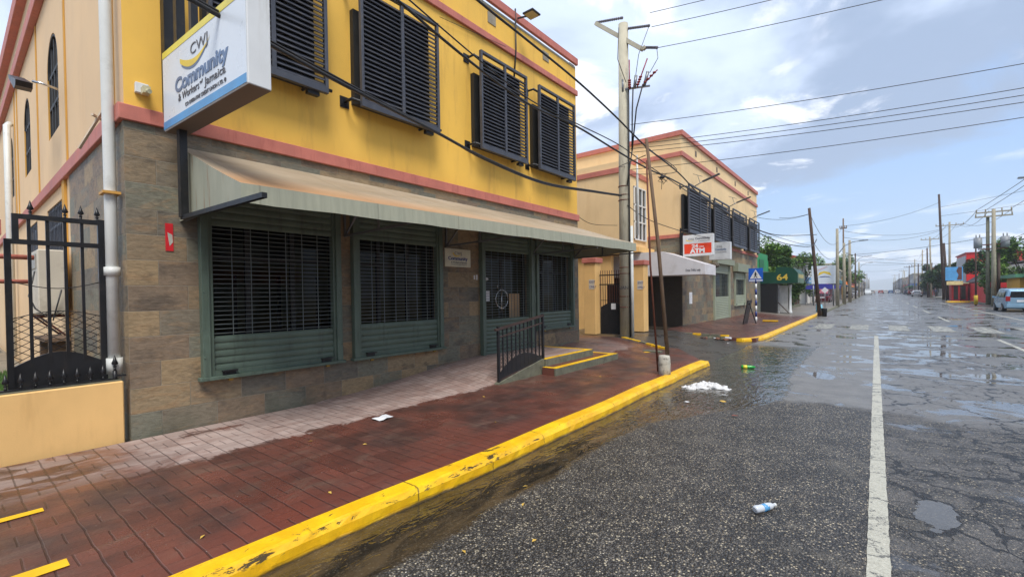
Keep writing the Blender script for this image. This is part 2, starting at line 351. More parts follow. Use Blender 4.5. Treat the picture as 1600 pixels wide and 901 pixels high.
def plain(name, c, rough=.5, metal=0, spec=.5, bumpy=.1): return paint(name, c, rough, .12, None, 0, 3, bumpy, metal, spec)
def canvas_mat():
    t = NT('weathered awning vinyl'); x, y, z = t.sep()
    n = t.noise(1.6, 6, .6, sc3=(1, .5, 1)); n2 = t.noise(5, 5, .6, sc3=(1, 4, .3))
    c = t.mix(t.step(n, .3, .7), lin((158, 142, 118)), lin((178, 164, 142)))
    gn = t.n.new('ShaderNodeNewGeometry'); gs_ = t.n.new('ShaderNodeSeparateXYZ'); t.lk(gn.outputs['Normal'], gs_.inputs[0]); top = t.step(t.M('ABSOLUTE', gs_.outputs[2]), .25, .35)
    stain = t.M('MULTIPLY', t.step(t.M('ADD', x, t.M('MULTIPLY', n, .9)), 1.3, 2.3), t.step(t.M('SUBTRACT', y, t.M('MULTIPLY', x, .4)), 7.5, .6, .0, 1))
    c = t.mix(t.M('MULTIPLY', stain, .6), c, lin((186, 128, 78)))
    seam = t.step(t.M('ABSOLUTE', t.M('SUBTRACT', t.M('FRACT', t.M('DIVIDE', y, 1.42)), .5)), .004, .01, 1, 0)
    g = t.mix(t.step(n2, .2, .8), lin((146, 148, 130)), lin((164, 164, 144)))
    rust = t.M('MULTIPLY', t.step(t.noise(9, 4, .6, sc3=(1, 3, .12)), .6, .7), t.step(y, .5, 1.2, 1, .15))
    g = t.mix(t.M('MULTIPLY', rust, .6), g, lin((130, 84, 48)))
    c = t.mix(top, g, c)
    c = t.mix(t.M('MULTIPLY', seam, .35), c, lin((84, 80, 68)))
    return t.fin(c, .5, t.bump(n, .3, .03), .4)
def leaf_mat(name, a, b):
    t = NT(name); oi = t.n.new('ShaderNodeNewGeometry')
    c = t.mix(oi.outputs['Random Per Island'], a, b)
    m = t.fin(c, .5, None, .35); return m
def glass_mat():
    t = NT('dark window glass')
    tr = t.n.new('ShaderNodeBsdfTransparent'); tr.inputs[0].default_value = (.26, .30, .29, 1)
    gl = t.n.new('ShaderNodeBsdfGlossy'); gl.inputs['Roughness'].default_value = .03
    fr = t.n.new('ShaderNodeFresnel'); fr.inputs[0].default_value = 1.28
    mx = t.n.new('ShaderNodeMixShader'); t.lk(fr.outputs[0], mx.inputs[0]); t.lk(tr.outputs[0], mx.inputs[1]); t.lk(gl.outputs[0], mx.inputs[2])
    out = [q for q in t.n if q.type == 'OUTPUT_MATERIAL'][0]; t.lk(mx.outputs[0], out.inputs[0]); return t.m

STONE = stone_mat(); PAVER = paver_mat(); ROAD = road_mat(); KERB = kerb_mat(); LINE = line_mat(); LINEW = line_mat('very worn white road paint', .12)
YEL = paint('ochre yellow plaster', lin((234, 186, 82)), .7, .05, lin((176, 130, 66)), .4, .9, .25, streak=True)
BEI = paint('pale peach plaster', lin((222, 190, 148)), .75, .05, lin((200, 162, 118)), .2, .6, .25, streak=True)
BEI2 = paint('warm beige plaster', lin((226, 184, 120)), .75, .07, lin((176, 134, 82)), .3, 1.2, .3, streak=True)
MUST = paint('mustard groove plaster', lin((200, 150, 66)), .75, .08)
PINK = paint('faded pink band paint', lin((186, 112, 98)), .6, .1, lin((150, 76, 66)), .5, 3, .3, streak=True)
SLATE = paint('dark slate louvre paint', lin((66, 69, 78)), .42, .10, lin((104, 100, 96)), .35, 4, .1)
BLK = paint('black metal paint', lin((28, 29, 32)), .4, .15, lin((70, 60, 50)), .25, 6, .2)
GRN = paint('grey green shutter paint', lin((88, 104, 92)), .42, .12, lin((58, 66, 58)), .5, 3, .2, streak=True)
GRND = paint('rod grey paint', lin((112, 122, 120)), .4, .1)
CANVAS = canvas_mat(); GLASS = glass_mat()
WHT = paint('white paint', lin((214, 216, 216)), .4, .04, lin((150, 140, 120)), .3, 2, .05, streak=True)
PVC = paint('white pipe plastic', lin((206, 208, 204)), .35, .04, lin((150, 146, 136)), .35, 3, .05)
CONC = paint('pole concrete', lin((178, 172, 152)), .8, .08, lin((96, 90, 78)), .4, 3, .6, streak=True)
CONC2 = paint('weathered kerb concrete', lin((104, 104, 88)), .8, .18, lin((52, 54, 42)), .6, 5, .6)
WOOD = paint('dark creosote wood', lin((66, 50, 42)), .8, .2, lin((110, 92, 76)), .5, 5, .6, streak=True)
WOOD2 = paint('weathered pole wood', lin((104, 84, 66)), .8, .2, lin((70, 52, 42)), .6, 5, .6, streak=True)
RUSTM = paint('rusty steel', lin((92, 50, 36)), .7, .2, lin((60, 40, 34)), .5, 8, .4)
WIRE = plain('black cable sheath', (.012, .012, .013), .5)
GREYM = plain('galvanised grey metal', lin((120, 124, 128)), .4, .6)
RED = plain('red paint', lin((196, 30, 40)), .45)
ORNG = plain('orange red sign print', lin((214, 60, 24)), .45)
BLUE = plain('light blue sign print', lin((84, 150, 200)), .4)
NAVY = plain('navy sign print', lin((26, 52, 120)), .4)
TXT = plain('slate blue lettering', lin((92, 116, 150)), .4); TXG = plain('grey lettering', lin((84, 84, 90)), .4)
SYEL = plain('yellow sign print', lin((226, 196, 60)), .4)
BLACKP = plain('matt black', (.01, .01, .01), .6); BRWN = paint('brown sheet underside', lin((104, 88, 76)), .6, .1)
SIGNW = paint('sign face white acrylic', lin((214, 222, 230)), .3, .02)
YSTRIP = kerb_mat('orange yellow step paint', .35)
GRASS = leaf_mat('grass blades', (.03, .09, .015), (.08, .17, .03))
LEAF = leaf_mat('bright green leaves', (.035, .10, .012), (.16, .28, .04)); LEAF2 = leaf_mat('dark green leaves', (.015, .05, .012), (.07, .14, .03))
TRUNK = paint('grey brown bark', lin((96, 82, 66)), .85, .2, None, 0, 6, .6)
CHROME = plain('brushed chrome', (.6, .6, .6), .18, 1)
TYRE = plain('tyre rubber', (.015, .015, .016), .8); CGLASS = plain('car glass', (.01, .012, .014), .06)
PAPER = plain('white paper', lin((220, 222, 225)), .6)

# ------------------------------------------------------------------ mesh builder
class MB:
    def __init__(s): s.v = []; s.f = []; s.mi = []; s.mats = []; s.sm = []
    def mi_(s, m):
        if m is None: return 0
        if m not in s.mats: s.mats.append(m)
        return s.mats.index(m)
    def face(s, pts, m=None, smooth=False):
        b = len(s.v); s.v += [tuple(p) for p in pts]; s.f.append(tuple(range(b, b+len(pts)))); s.mi.append(s.mi_(m)); s.sm.append(smooth); return s
    def box(s, x0, x1, y0, y1, z0, z1, m=None):
        if x0 > x1: x0, x1 = x1, x0
        if y0 > y1: y0, y1 = y1, y0
        if z0 > z1: z0, z1 = z1, z0
        b = len(s.v); s.v += [(x, y, z) for x in (x0, x1) for y in (y0, y1) for z in (z0, z1)]
        for f in ((0, 1, 3, 2), (4, 6, 7, 5), (0, 4, 5, 1), (2, 3, 7, 6), (0, 2, 6, 4), (1, 5, 7, 3)):
            s.f.append(tuple(b+i for i in f)); s.mi.append(s.mi_(m)); s.sm.append(False)
        return s
    def beam(s, p0, p1, w, h, m=None, up=(0, 0, 1)):
        p0 = Vector(p0); p1 = Vector(p1); d = (p1-p0).normalized(); u = Vector(up)
        if abs(d.dot(u)) > .98: u = Vector((0, 1, 0))
        a = d.cross(u).normalized()*w/2; c = a.cross(d).normalized()*h/2
        b = len(s.v); s.v += [tuple(p+e*a+g*c) for p in (p0, p1) for e, g in ((-1, -1), (1, -1), (1, 1), (-1, 1))]
        for f in ((3, 2, 1, 0), (4, 5, 6, 7), (0, 1, 5, 4), (1, 2, 6, 5), (2, 3, 7, 6), (3, 0, 4, 7)):
            s.f.append(tuple(b+i for i in f)); s.mi.append(s.mi_(m)); s.sm.append(False)
        return s
    def tube(s, pts, r, n=8, m=None, cap=True):
        pts = [Vector(p) for p in pts]; L = len(pts)
        rr = r if isinstance(r, (list, tuple)) else [r]*L
        b = len(s.v); prev = None
        for i, p in enumerate(pts):
            d = (pts[min(i+1, L-1)]-pts[max(i-1, 0)]).normalized()
            if prev is None:
                u = Vector((0, 0, 1)) if abs(d.z) < .9 else Vector((1, 0, 0)); a = d.cross(u).normalized()
            else: a = (prev-d*prev.dot(d)).normalized()
            prev = a; c = d.cross(a)
            s.v += [tuple(p+(a*math.cos(k*2*math.pi/n)+c*math.sin(k*2*math.pi/n))*rr[i]) for k in range(n)]
        for i in range(L-1):
            for k in range(n):
                s.f.append((b+i*n+k, b+i*n+(k+1) % n, b+(i+1)*n+(k+1) % n, b+(i+1)*n+k)); s.mi.append(s.mi_(m)); s.sm.append(True)
        if cap:
            s.f.append(tuple(b+k for k in range(n))[::-1]); s.mi.append(s.mi_(m)); s.sm.append(False)
            s.f.append(tuple(b+(L-1)*n+k for k in range(n))); s.mi.append(s.mi_(m)); s.sm.append(False)
        return s
    def prism(s, poly, axis, a, c, m=None):
        # poly: 2D points in the plane perpendicular to axis
        def P(q, t):
            return {'x': (t, q[0], q[1]), 'y': (q[0], t, q[1]), 'z': (q[0], q[1], t)}[axis]
        n = len(poly); b = len(s.v); s.v += [P(q, a) for q in poly]+[P(q, c) for q in poly]
        s.f.append(tuple(range(b, b+n))); s.f.append(tuple(range(b+2*n-1, b+n-1, -1)))
        for i in range(n): s.f.append((b+i, b+n+i, b+n+(i+1) % n, b+(i+1) % n))
        s.mi += [s.mi_(m)]*(n+2); s.sm += [False]*(n+2); return s
    def lathe(s, prof, c=(0, 0), n=16, m=None):
        b = len(s.v)
        for r, z in prof: s.v += [(c[0]+r*math.cos(k*2*math.pi/n), c[1]+r*math.sin(k*2*math.pi/n), z) for k in range(n)]
        for i in range(len(prof)-1):
            for k in range(n): s.f.append((b+i*n+k, b+i*n+(k+1) % n, b+(i+1)*n+(k+1) % n, b+(i+1)*n+k)); s.mi.append(s.mi_(m)); s.sm.append(True)
        s.f.append(tuple(b+k for k in range(n))[::-1]); s.f.append(tuple(b+(len(prof)-1)*n+k for k in range(n))); s.mi += [s.mi_(m)]*2; s.sm += [False]*2
        return s
    def sphere(s, c, r, m=None, n=8, sc=(1, 1, 1)):
        prof = []
        b = len(s.v); L = n//2+1
        for i in range(L+1):
            th = math.pi*i/L
            for k in range(n):
                s.v.append((c[0]+r*sc[0]*math.sin(th)*math.cos(2*math.pi*k/n), c[1]+r*sc[1]*math.sin(th)*math.sin(2*math.pi*k/n), c[2]-r*sc[2]*math.cos(th)))
        for i in range(L):
            for k in range(n): s.f.append((b+i*n+k, b+i*n+(k+1) % n, b+(i+1)*n+(k+1) % n, b+(i+1)*n+k)); s.mi.append(s.mi_(m)); s.sm.append(True)
        return s
    def build(s, name, mat=None, parent=None, bevel=0, label=None, fix=True):
        me = bpy.data.meshes.new(name); me.from_pydata(s.v, [], s.f)
        mats = s.mats or [mat]
        for m in mats: me.materials.append(m)
        me.polygons.foreach_set('material_index', s.mi); me.polygons.foreach_set('use_smooth', s.sm)
        me.update()
        if fix:
            import bmesh
            bm = bmesh.new(); bm.from_mesh(me); bmesh.ops.recalc_face_normals(bm, faces=bm.faces)
            if bevel:
                bmesh.ops.remove_doubles(bm, verts=bm.verts, dist=1e-5)
                bmesh.ops.bevel(bm, geom=[e for e in bm.edges if len(e.link_faces) == 2 and e.calc_face_angle(0) > .5], offset=bevel, segments=1, affect='EDGES', clamp_overlap=True)
            bm.to_mesh(me); bm.free()
        o = bpy.data.objects.new(name, me); COL.objects.link(o)
        if parent: o.parent = parent
        if label: o['label'] = label
        return o
def tag(o, label=None, cat=None, group=None, kind=None):
    if label: o['label'] = label
    if cat: o['category'] = cat
    if group: o['group'] = group
    if kind: o['kind'] = kind
    return o
def thing(name, label, cat, loc=(0, 0, 0), rz=0, group=None):
    o = bpy.data.objects.new(name, None); COL.objects.link(o); o.empty_display_size = .3
    o.location = loc; o.rotation_euler = (0, 0, rz); return tag(o, label, cat, group)
def copy_tree(o, parent=None):
    c = o.copy(); COL.objects.link(c)
    if parent: c.parent = parent
    for ch in list(o.children): copy_tree(ch, c)
    return c
def text(s, size, mat, origin, right, up, parent, bold=0.0, name='lettering', sx=1.0, align='LEFT', depth=.002, width=None):
    cu = bpy.data.curves.new('txt', 'FONT'); cu.body = s; cu.size = size; cu.offset = bold; cu.align_x = align; cu.extrude = depth
    to = bpy.data.objects.new('txt', cu); COL.objects.link(to)
    dg = bpy.context.evaluated_depsgraph_get(); dg.update()
    me = bpy.data.meshes.new_from_object(to.evaluated_get(dg)); bpy.data.objects.remove(to)
    if width:
        xs = [v.co.x for v in me.vertices]; sx = width/(max(xs)-min(xs)); origin = Vector(origin)-Vector(right)*min(xs)*sx
    r = Vector(right).normalized(); u = Vector(up).normalized(); n = r.cross(u)
    M = Matrix(((r.x*sx, u.x, n.x, origin[0]), (r.y*sx, u.y, n.y, origin[1]), (r.z*sx, u.z, n.z, origin[2]), (0, 0, 0, 1)))
    me.transform(M); me.materials.clear(); me.materials.append(mat)
    o = bpy.data.objects.new(name, me); COL.objects.link(o); o.parent = parent; return o
def panel(pts2, mat, origin, right, up, parent, name, off=.003):
    r = Vector(right).normalized(); u = Vector(up).normalized(); n = r.cross(u); o0 = Vector(origin)+n*off
    b = MB(); a = [o0+r*p[0]+u*p[1] for p in pts2]; k = len(a)
    b.face(a, mat); b.face([p-n*.0012 for p in a][::-1], mat)
    for i in range(k): b.face([a[i], a[i]-n*.0012, a[(i+1) % k]-n*.0012, a[(i+1) % k]], mat)
    return b.build(name, mat, parent)
def swoosh(cx, cy, w, h, th, t0=200, t1=345, n=18):
    P = []; Q = []
    for i in range(n+1):
        a = R(t0+(t1-t0)*i/n); k = math.sin(math.pi*min(1, (i/n)*.55+.45 if False else (1-i/n)*.9+.1))*.5+.5
        k = (1-i/n)**.8
        P.append((cx+w*math.cos(a), cy+h*math.sin(a))); Q.append((cx+(w-th*k)*math.cos(a), cy+(h-th*k)*math.sin(a)))
    return P+Q[::-1]
def wall_holes(b, u0, u1, v0, v1, holes, P, depth, m):
    # P(u,v,d) -> point;  d=0 outer face, d=depth inner
    us = sorted({u0, u1, *[h[0] for h in holes], *[h[1] for h in holes]}); vs = sorted({v0, v1, *[h[2] for h in holes], *[h[3] for h in holes]})
    for i in range(len(us)-1):
        for j in range(len(vs)-1):
            cu, cv = (us[i]+us[i+1])/2, (vs[j]+vs[j+1])/2
            if any(h[0] < cu < h[1] and h[2] < cv < h[3] for h in holes): continue
            b.face([P(us[i], vs[j], 0), P(us[i+1], vs[j], 0), P(us[i+1], vs[j+1], 0), P(us[i], vs[j+1], 0)], m)
    for a, c, d, e in holes:
        for q in (((a, d), (a, e)), ((c, d), (c, e)), ((a, d), (c, d)), ((a, e), (c, e))):
            (p, r_), (s_, t_) = q
            b.face([P(p, r_, 0), P(s_, t_, 0), P(s_, t_, depth), P(p, r_, depth)], m)

# ------------------------------------------------------------------ terrain, road, pavement
def sm(a, b, t): t = max(0, min(1, (t-a)/(b-a))); return t*t*(3-2*t)
def kerb_out(y): return -3.08+.07*math.exp(-((y-4.4)/3.2)**2)+.012*math.sin(y*2.3)
tag(MB().face([(-5300, -200, -.06), (5300, -200, -.06), (5300, 5400, -.06), (-5300, 5400, -.06)]).build('ground', paint('dry dirt', lin((130, 120, 102)), .9, .2, scale=.2)), kind='structure', label='flat ground under the town')
g = MB(); g.face([(-3.3, -12, 0), (9.3, -12, 0), (9.3, 650, 0), (-3.3, 650, 0)]); tag(g.build('road', ROAD), kind='structure', label='wet asphalt street with puddles and cracks')

def pave_h(x, y):
    t = sm(-4.4, -6.7, x) if False else 1-sm(-6.8, -4.6, x)
    rise = .25*sm(9.2, 11.2, y)*(1-sm(34, 40, y))
    return .13+rise*t-.01*(1-sm(3, 6, y))*t
def sheet(name, rows, hf, mat, n=26):
    b = MB(); P = []
    for y, xa, xb in rows: P.append([(xa+(xb-xa)*i/n, y, hf(xa+(xb-xa)*i/n, y)) for i in range(n+1)])
    base = 0
    for r in P: b.v += r
    for j in range(len(P)-1):
        for i in range(n): b.f.append((j*(n+1)+i, j*(n+1)+i+1, (j+1)*(n+1)+i+1, (j+1)*(n+1)+i)); b.mi.append(0); b.sm.append(True)
    # skirt
    per = [p for p in P[0]]+[r[-1] for r in P[1:]]+[p for p in P[-1][::-1][1:]]+[r[0] for r in P[::-1][1:]]
    for i in range(len(per)-1):
        a, c = per[i], per[i+1]; b.face([a, c, (c[0], c[1], -.05), (a[0], a[1], -.05)])
    b.mats = [mat]; return b.build(name, mat, fix=False)
rows = []; y = -9.0
while y < 13.45:
    xb = kerb_out(y)-.19 if y < 11.3 else kerb_out(11.3)-.19-(y-11.3)/(13.3-11.3)*1.2
    rows.append((y, -6.80 if y < 11.6 else -8.6, xb)) if not (11.45 < y < 11.6) else None
    y += .15
tag(sheet('pavement', rows, pave_h, PAVER), kind='structure', label='wet red stamped paver pavement in front of the yellow building')
rows = [(17.5+i*.5, -6.36, -3.22) for i in range(40)]+[(37+i*8, -6.36 if 37+i*8 < 36 else -9.0, -3.2) for i in range(34)]
b = sheet('pavement', [r for r in rows if r[0] < 35.6], pave_h, PAVER); tag(b, kind='structure', label='red paver pavement beyond the driveway')
b = sheet('pavement', [(35.45, -9, -3.2)]+[(37+i*8, -9.0, -3.2) for i in range(60)], pave_h, paint('grey pavement concrete', lin((120, 114, 106)), .5, .15, lin((70, 66, 62)), .5, .8, .3)); tag(b, kind='structure', label='grey concrete pavement further down the left side')
# driveway between the two buildings
dr = []
y = 11.3
while y <= 17.55:
    xa = -3.25 if y < 11.4 else -3.3
    dr.append((y, -9.5, -3.25)); y += .25
def drive_h(x, y): return .006+.30*(1-sm(-6.4, -3.6, x))*sm(12.0, 13.6, y)
DRV = paint('driveway asphalt', lin((66, 64, 62)), .3, .2, lin((96, 84, 66)), .4, 1.2, .4, spec=.5, bscale=90)
tag(sheet('driveway', dr, drive_h, DRV), kind='structure', label='dark wet driveway between the yellow building and its neighbour')
# kerbs
def kerb(name, ys, outf, mat, label, top=.132, w=.20, flip=1):
    rk = random.Random(5); NZ = [[rk.uniform(-1, 1) for _ in range(8)] for _ in ys]
    b = MB(); n = len(ys); prof = [(0.012, -.02), (0.0, .02), (-.004, .085), (-.03, .125), (-.06, top), (-w, top+.003), (-w, -.02)]
    for iy, y in enumerate(ys):
        o = outf(y); 
        for k, (dx, z) in enumerate(prof):
            j = .0035*NZ[iy][k]+.004*math.sin(y*1.7+k)+(.012 if y < 12 and (y+.35) % 1.05 < .1 and rk.random() < .6 else 0)*-1
            b.v.append((o+flip*(dx+(j if 0 < k < 5 else 0)), y, z+(j*.5 if 1 < k < 5 else 0)))
    m = len(prof)
    for i in range(n-1):
        for k in range(m-1): b.f.append((i*m+k, i*m+k+1, (i+1)*m+k+1, (i+1)*m+k)); b.mi.append(0); b.sm.append(False)
    b.f.append(tuple(range(m))); b.f.append(tuple((n-1)*m+k for k in range(m))); b.mi += [0, 0]; b.sm += [False]*2
    return tag(b.build(name, mat), kind='structure', label=label)
kerb('kerb', [-9+.1*i for i in range(204)], kerb_out, KERB, 'yellow painted kerb with black scuffs beside the red pavement')
kerb('kerb', [17.2+.3*i for i in range(80)], lambda y: -3.1+.16*math.exp(-(y-17.2)/1.2) if False else -3.08-.5*math.exp(-(y-17.2)/.5), KERB, 'yellow painted kerb beyond the driveway')
kerb('kerb', [41.2+4*i for i in range(60)], lambda y: -3.02, CONC2, 'grey kerb along the far left pavement')
kerb('kerb', [24+4*i for i in range(80)], lambda y: 8.9 if y > 60 else 8.9, CONC2, 'grey kerb along the right pavement', flip=-1)
tag(sheet('pavement', [(-10+i*8, 9.05, 13.5) for i in range(75)], lambda x, y: .13, paint('right pavement concrete', lin((126, 120, 112)), .6, .15, lin((80, 74, 66)), .5, .8, .3)), kind='structure', label='concrete pavement on the right side')
# markings
def strip(name, x0, x1, y0, y1, mat, label, ragged=.003):
    b = MB(); n = max(1, int((y1-y0)/.08)) if y1-y0 > 1 else 1
    n = min(n, 300)
    L = [(x0+random.uniform(-ragged, ragged), x1+random.uniform(-ragged, ragged), y0+(y1-y0)*i/n) for i in range(n+1)]
    for i in range(n): b.face([(L[i][0], L[i][2], .004), (L[i][1], L[i][2], .004), (L[i+1][1], L[i+1][2], .004), (L[i+1][0], L[i+1][2], .004)])
    return tag(b.build(name, mat, fix=False), kind='structure', label=label)
strip('lane_marking', -.052, .068, -2, 21.9, LINE, 'solid white lane line running to the stop line')
strip('stop_line', -2.6, 3.15, 21.95, 22.2, LINEW, 'thin white stop line before the crossing', .01)
strip('lane_marking', 3.15, 3.27, 2, 22.2, LINE, 'white line between the directions near the camera')
for i, (a, c) in enumerate(((33, 38.5), (44, 50), (57, 63), (70, 76), (84, 90), (100, 107))):
    strip('lane_marking', 2.95, 3.07, a, c, LINE, 'dash of the centre line %s' % ['just past the crossing', 'second past the crossing', 'third past the crossing', 'fourth past the crossing', 'fifth past the crossing', 'farthest visible'][i])
strip('lane_marking', 6.0, 6.12, 12, 75, LINE, 'white line left of the parked minivan')
for i, yy in enumerate((52, 62, 72)): strip('lane_marking', -.05, .07, yy, yy+3, LINEW, 'faded dash in the left lane %s' % ('near', 'middle', 'far')[i])
cw = MB(); 
for x0 in (-2.3, -.95, .45, 1.85, 3.2, 4.6, 6.0, 7.4): cw.face([(x0, 25.2, .005), (x0+.68, 25.2, .005), (x0+.68, 28.6, .005), (x0, 28.6, .005)])
cw.face([(-2.8, 24.95, .0045), (8.4, 24.95, .0045), (8.4, 25.08, .0045), (-2.8, 25.08, .0045)]); cw.face([(-2.8, 28.75, .0045), (8.4, 28.75, .0045), (8.4, 28.88, .0045), (-2.8, 28.88, .0045)])
tag(cw.build('crosswalk', LINEW, fix=False), kind='structure', label='worn white pedestrian crossing across the street')
ym = MB()
for (x0, x1, y0, y1) in ((-5.14, -5.05, .05, .49), (-4.0, -3.88, .03, .48)): ym.face([(x0, y0, .137), (x1, y0, .137), (x1, y1, .137), (x0, y1, .137)])
tag(ym.build('pavement_marking', plain('fresh yellow marking', lin((232, 180, 20)), .4), fix=False), kind='structure', label='two yellow dashes painted on the near pavement')
# ramp, platform and steps at the entrance are part of one thing
def entrance():
    t = thing('entrance_ramp', 'paver ramp and two steps with yellow edges at the shop door', 'ramp', (-6.86, 4.0, .13))
    X0, X1 = 0, 1.42; PDRY = paver_mat(True); b = MB(); b.mats = [PDRY]; NY, NX = 40, 12
    def rz_(xx, yy):
        zw = .30*sm(-.3, 3.5, yy); zo = .295*sm(2.1, 3.75, yy); return .004+zw+(zo-zw)*(xx/X1)
    ys_ = [-.35+5.90*q/NY for q in range(NY+1)]
    for yy in ys_: b.v += [(.01+(X1-.01)*q/NX, yy, rz_(X1*q/NX, yy)-(.02 if yy < -.3 else 0)) for q in range(NX+1)]
    for q in range(NY):
        for k in range(NX): b.f.append((q*(NX+1)+k, q*(NX+1)+k+1, (q+1)*(NX+1)+k+1, (q+1)*(NX+1)+k)); b.mi.append(0); b.sm.append(True)
    per = [b.v[q*(NX+1)+NX] for q in range(NY+1)]
    for q in range(NY): b.face([per[q], per[q+1], (per[q+1][0], per[q+1][1], -.05), (per[q][0], per[q][1], -.05)])
    b.mats = [PDRY]; r = b.build('ramp_slab', PDRY, t, fix=False)
    MB().prism([(2.28, -.03), (2.30, .03), (3.0, .17), (3.72, .302), (3.74, .302), (3.74, -.03)], 'x', X1+.002, X1+.11).build('side_wall', CONC2, t)
    MB().box(.01, 1.42, 5.55, 5.75, -.02, .292).box(1.422, 1.56, 3.75, 5.75, -.02, .292).build('platform_edge', CONC2, t)
    MB().box(1.562, 1.86, 3.62, 6.35, -.02, .148).box(.01, 1.56, 5.752, 6.35, -.02, .148).build('step', PAVER, t)
    MB().box(1.862, 1.90, 3.60, 6.39, -.03, .146).build('step_riser', CONC2, t)
    y = MB().box(1.44, 1.555, 3.75, 5.745, .293, .298).box(.1, 1.43, 5.6, 5.745, .293, .298).box(1.76, 1.895, 3.62, 6.38, .149, .154).box(.2, 1.755, 6.22, 6.345, .149, .154).box(1.57, 1.755, 3.62, 3.72, .149, .154)
    y.build('yellow_edge', YSTRIP, t)
entrance()

# ------------------------------------------------------------------ main yellow building (local frame: x out to the street, y along the front)
FA = .008
B1 = thing('commercial_building', 'two storey yellow and stone clad office with dark louvred shutters and a long awning', 'building', (-6.86, 1.40, 0), -FA)
L1 = 10.25
openings = [(.74, 2.66, .74, 3.12), (2.92, 4.86, .74, 3.12), (6.05, 7.90, .35, 3.12), (8.08, 9.88, .86, 3.12)]
b = MB(); wall_holes(b, 0, L1, -.1, 3.86, openings, lambda u, v, d: (-d, u, v), .3, STONE)
b.box(-13.0, -.302, .3, L1-.3, -.1, -.02, STONE)
b.face([(0, 0, -.1), (0, 0, 3.86), (-3.72, 0, 3.86), (-3.72, 0, -.1)], STONE)
b.face([(0, L1, -.1), (0, L1, 3.86), (-14, L1, 3.86), (-14, L1, -.1)], STONE)
b.build('stone_cladding', STONE, B1, fix=False)
b = MB().face([(-.01, 0.01, 3.86), (-.01, L1, 3.86), (-.01, L1, 8.3), (-.01, .01, 8.3)]); b.build('front_wall', YEL, B1, fix=False)
b = MB()
holesS = [(4.72, 6.05, 4.95, 6.15), (9.0, 10.3, 4.95, 6.15), (13.3, 14.6, 4.95, 6.15), (4.35, 6.6, 2.55, 3.62), (8.2, 10.4, 2.55, 3.62)]
wall_holes(b, 3.72, 22, -.1, 3.86, [h for h in holesS if h[2] < 3], lambda u, v, d: (-u, .02+d, v), .07, BEI)
# arched upper windows: grid with an arch fan cut
up = [h for h in holesS if h[2] > 3]
U0, U1, V0, V1 = .012, 22, 3.86, 8.96
edges = [U0]+[e for h in up for e in (h[0], h[1])]+[U1]
for i in range(0, len(edges)-1, 2): b.face([(-edges[i], .02, V0), (-edges[i+1], .02, V0), (-edges[i+1], .02, V1), (-edges[i], .02, V1)], BEI)
for h in up:
    a, c, d, e = h; r = (c-a)/2; m0 = (a+c)/2
    b.face([(-a, .02, V0), (-c, .02, V0), (-c, .02, d), (-a, .02, d)], BEI)
    arc = [(m0-r*math.cos(math.pi*k/14), e+r*math.sin(math.pi*k/14)) for k in range(15)]
    for k in range(14):
        (ua, va), (ub, vb) = arc[k], arc[k+1]
        b.face([(-ua, .02, va), (-ub, .02, vb), (-ub, .02, V1), (-ua, .02, V1)], BEI)
        b.face([(-ua, .02, va), (-ub, .02, vb), (-ub, .08, vb), (-ua, .08, va)], MUST)
    for (p, q) in (((a, d), (a, e)), ((c, d), (c, e)), ((a, d), (c, d))):
        b.face([(-p[0], .02, p[1]), (-q[0], .02, q[1]), (-q[0], .08, q[1]), (-p[0], .08, p[1])], MUST)
b.face([(-.012, L1-.01, 3.86), (-22, L1-.01, 3.86), (-22, L1-.01, 8.3), (-.012, L1-.01, 8.3)], BEI)
b.build('side_wall', BEI, B1, fix=False)
for xx in (3.95, 7.6, 11.9, 12.6, 16.3): MB().box(-xx, -xx+.09, .0, .018, 4.06, 7.79).build('pilaster_groove', MUST, B1)
MB().box(-.55, -.47, .0, .018, 4.06, 7.79).build('pilaster_groove', MUST, B1); MB().box(-4.35+.0, -4.1, -.02, .018, -.1, 3.86).build('pilaster', MUST, B1)
MB().box(-22, .0, .03, L1-.02, 8.25, 8.3).box(-22, -.02, L1-.3, L1-.02, 8.3, 8.34).build('roof', CONC, B1)
for k, (z0, z1, pr) in enumerate(((3.86, 4.04, .05), (7.47, 7.62, .05), (8.34, 8.53, .07))):
    bb = MB().box(-.009 if k else .001, pr, -.05 if k == 0 else .0, L1+.03, z0, z1)
    bb.build('front_band', PINK, B1, .008)
for z0, z1, pr in ((3.86, 4.06, .05), (7.80, 8.08, .10), (8.96, 9.32, .14)):
    MB().box(-22, .0, -pr, .018 if z0 < 8.9 else .3, z0, z1).build('side_band', PINK, B1, .008)
MB().box(-22, -.012, .03, .29, 8.3, 8.955).build('side_parapet', BEI, B1)
# arched windows
for h in up:
    a, c, d, e = h; r = (c-a)/2; m0 = (a+c)/2
    pts = [(-a, d), (-c, d)]+[(-(m0+r*math.cos(math.pi*k/14)), e+r*math.sin(math.pi*k/14)) for k in range(15)]
    w = MB().face([(p[0], .075, p[1]) for p in pts]).build('window', GLASS, B1, fix=False)
    fr = MB()
    for xx in (a+.02, m0, c-.02, a+(c-a)*.25, a+(c-a)*.75): fr.box(-xx-.03, -xx+.03, .045, .074, d, e+(.02 if abs(xx-m0) > r*.7 else r*.9*math.sqrt(max(0, 1-((xx-m0)/r)**2))))
    for zz in (d+.03, e, (d+e)/2): fr.box(-c, -a, .043, .0745, zz-.03, zz+.03)
    for k in range(14):
        a0, a1 = math.pi*k/14, math.pi*(k+1)/14
        fr.beam((-(m0+(r-.03)*math.cos(a0)), .055, e+(r-.03)*math.sin(a0)), (-(m0+(r-.03)*math.cos(a1)), .055, e+(r-.03)*math.sin(a1)), .03, .06, up=(0, 1, 0))
    fr.build('window_frame', BLACKP, w)
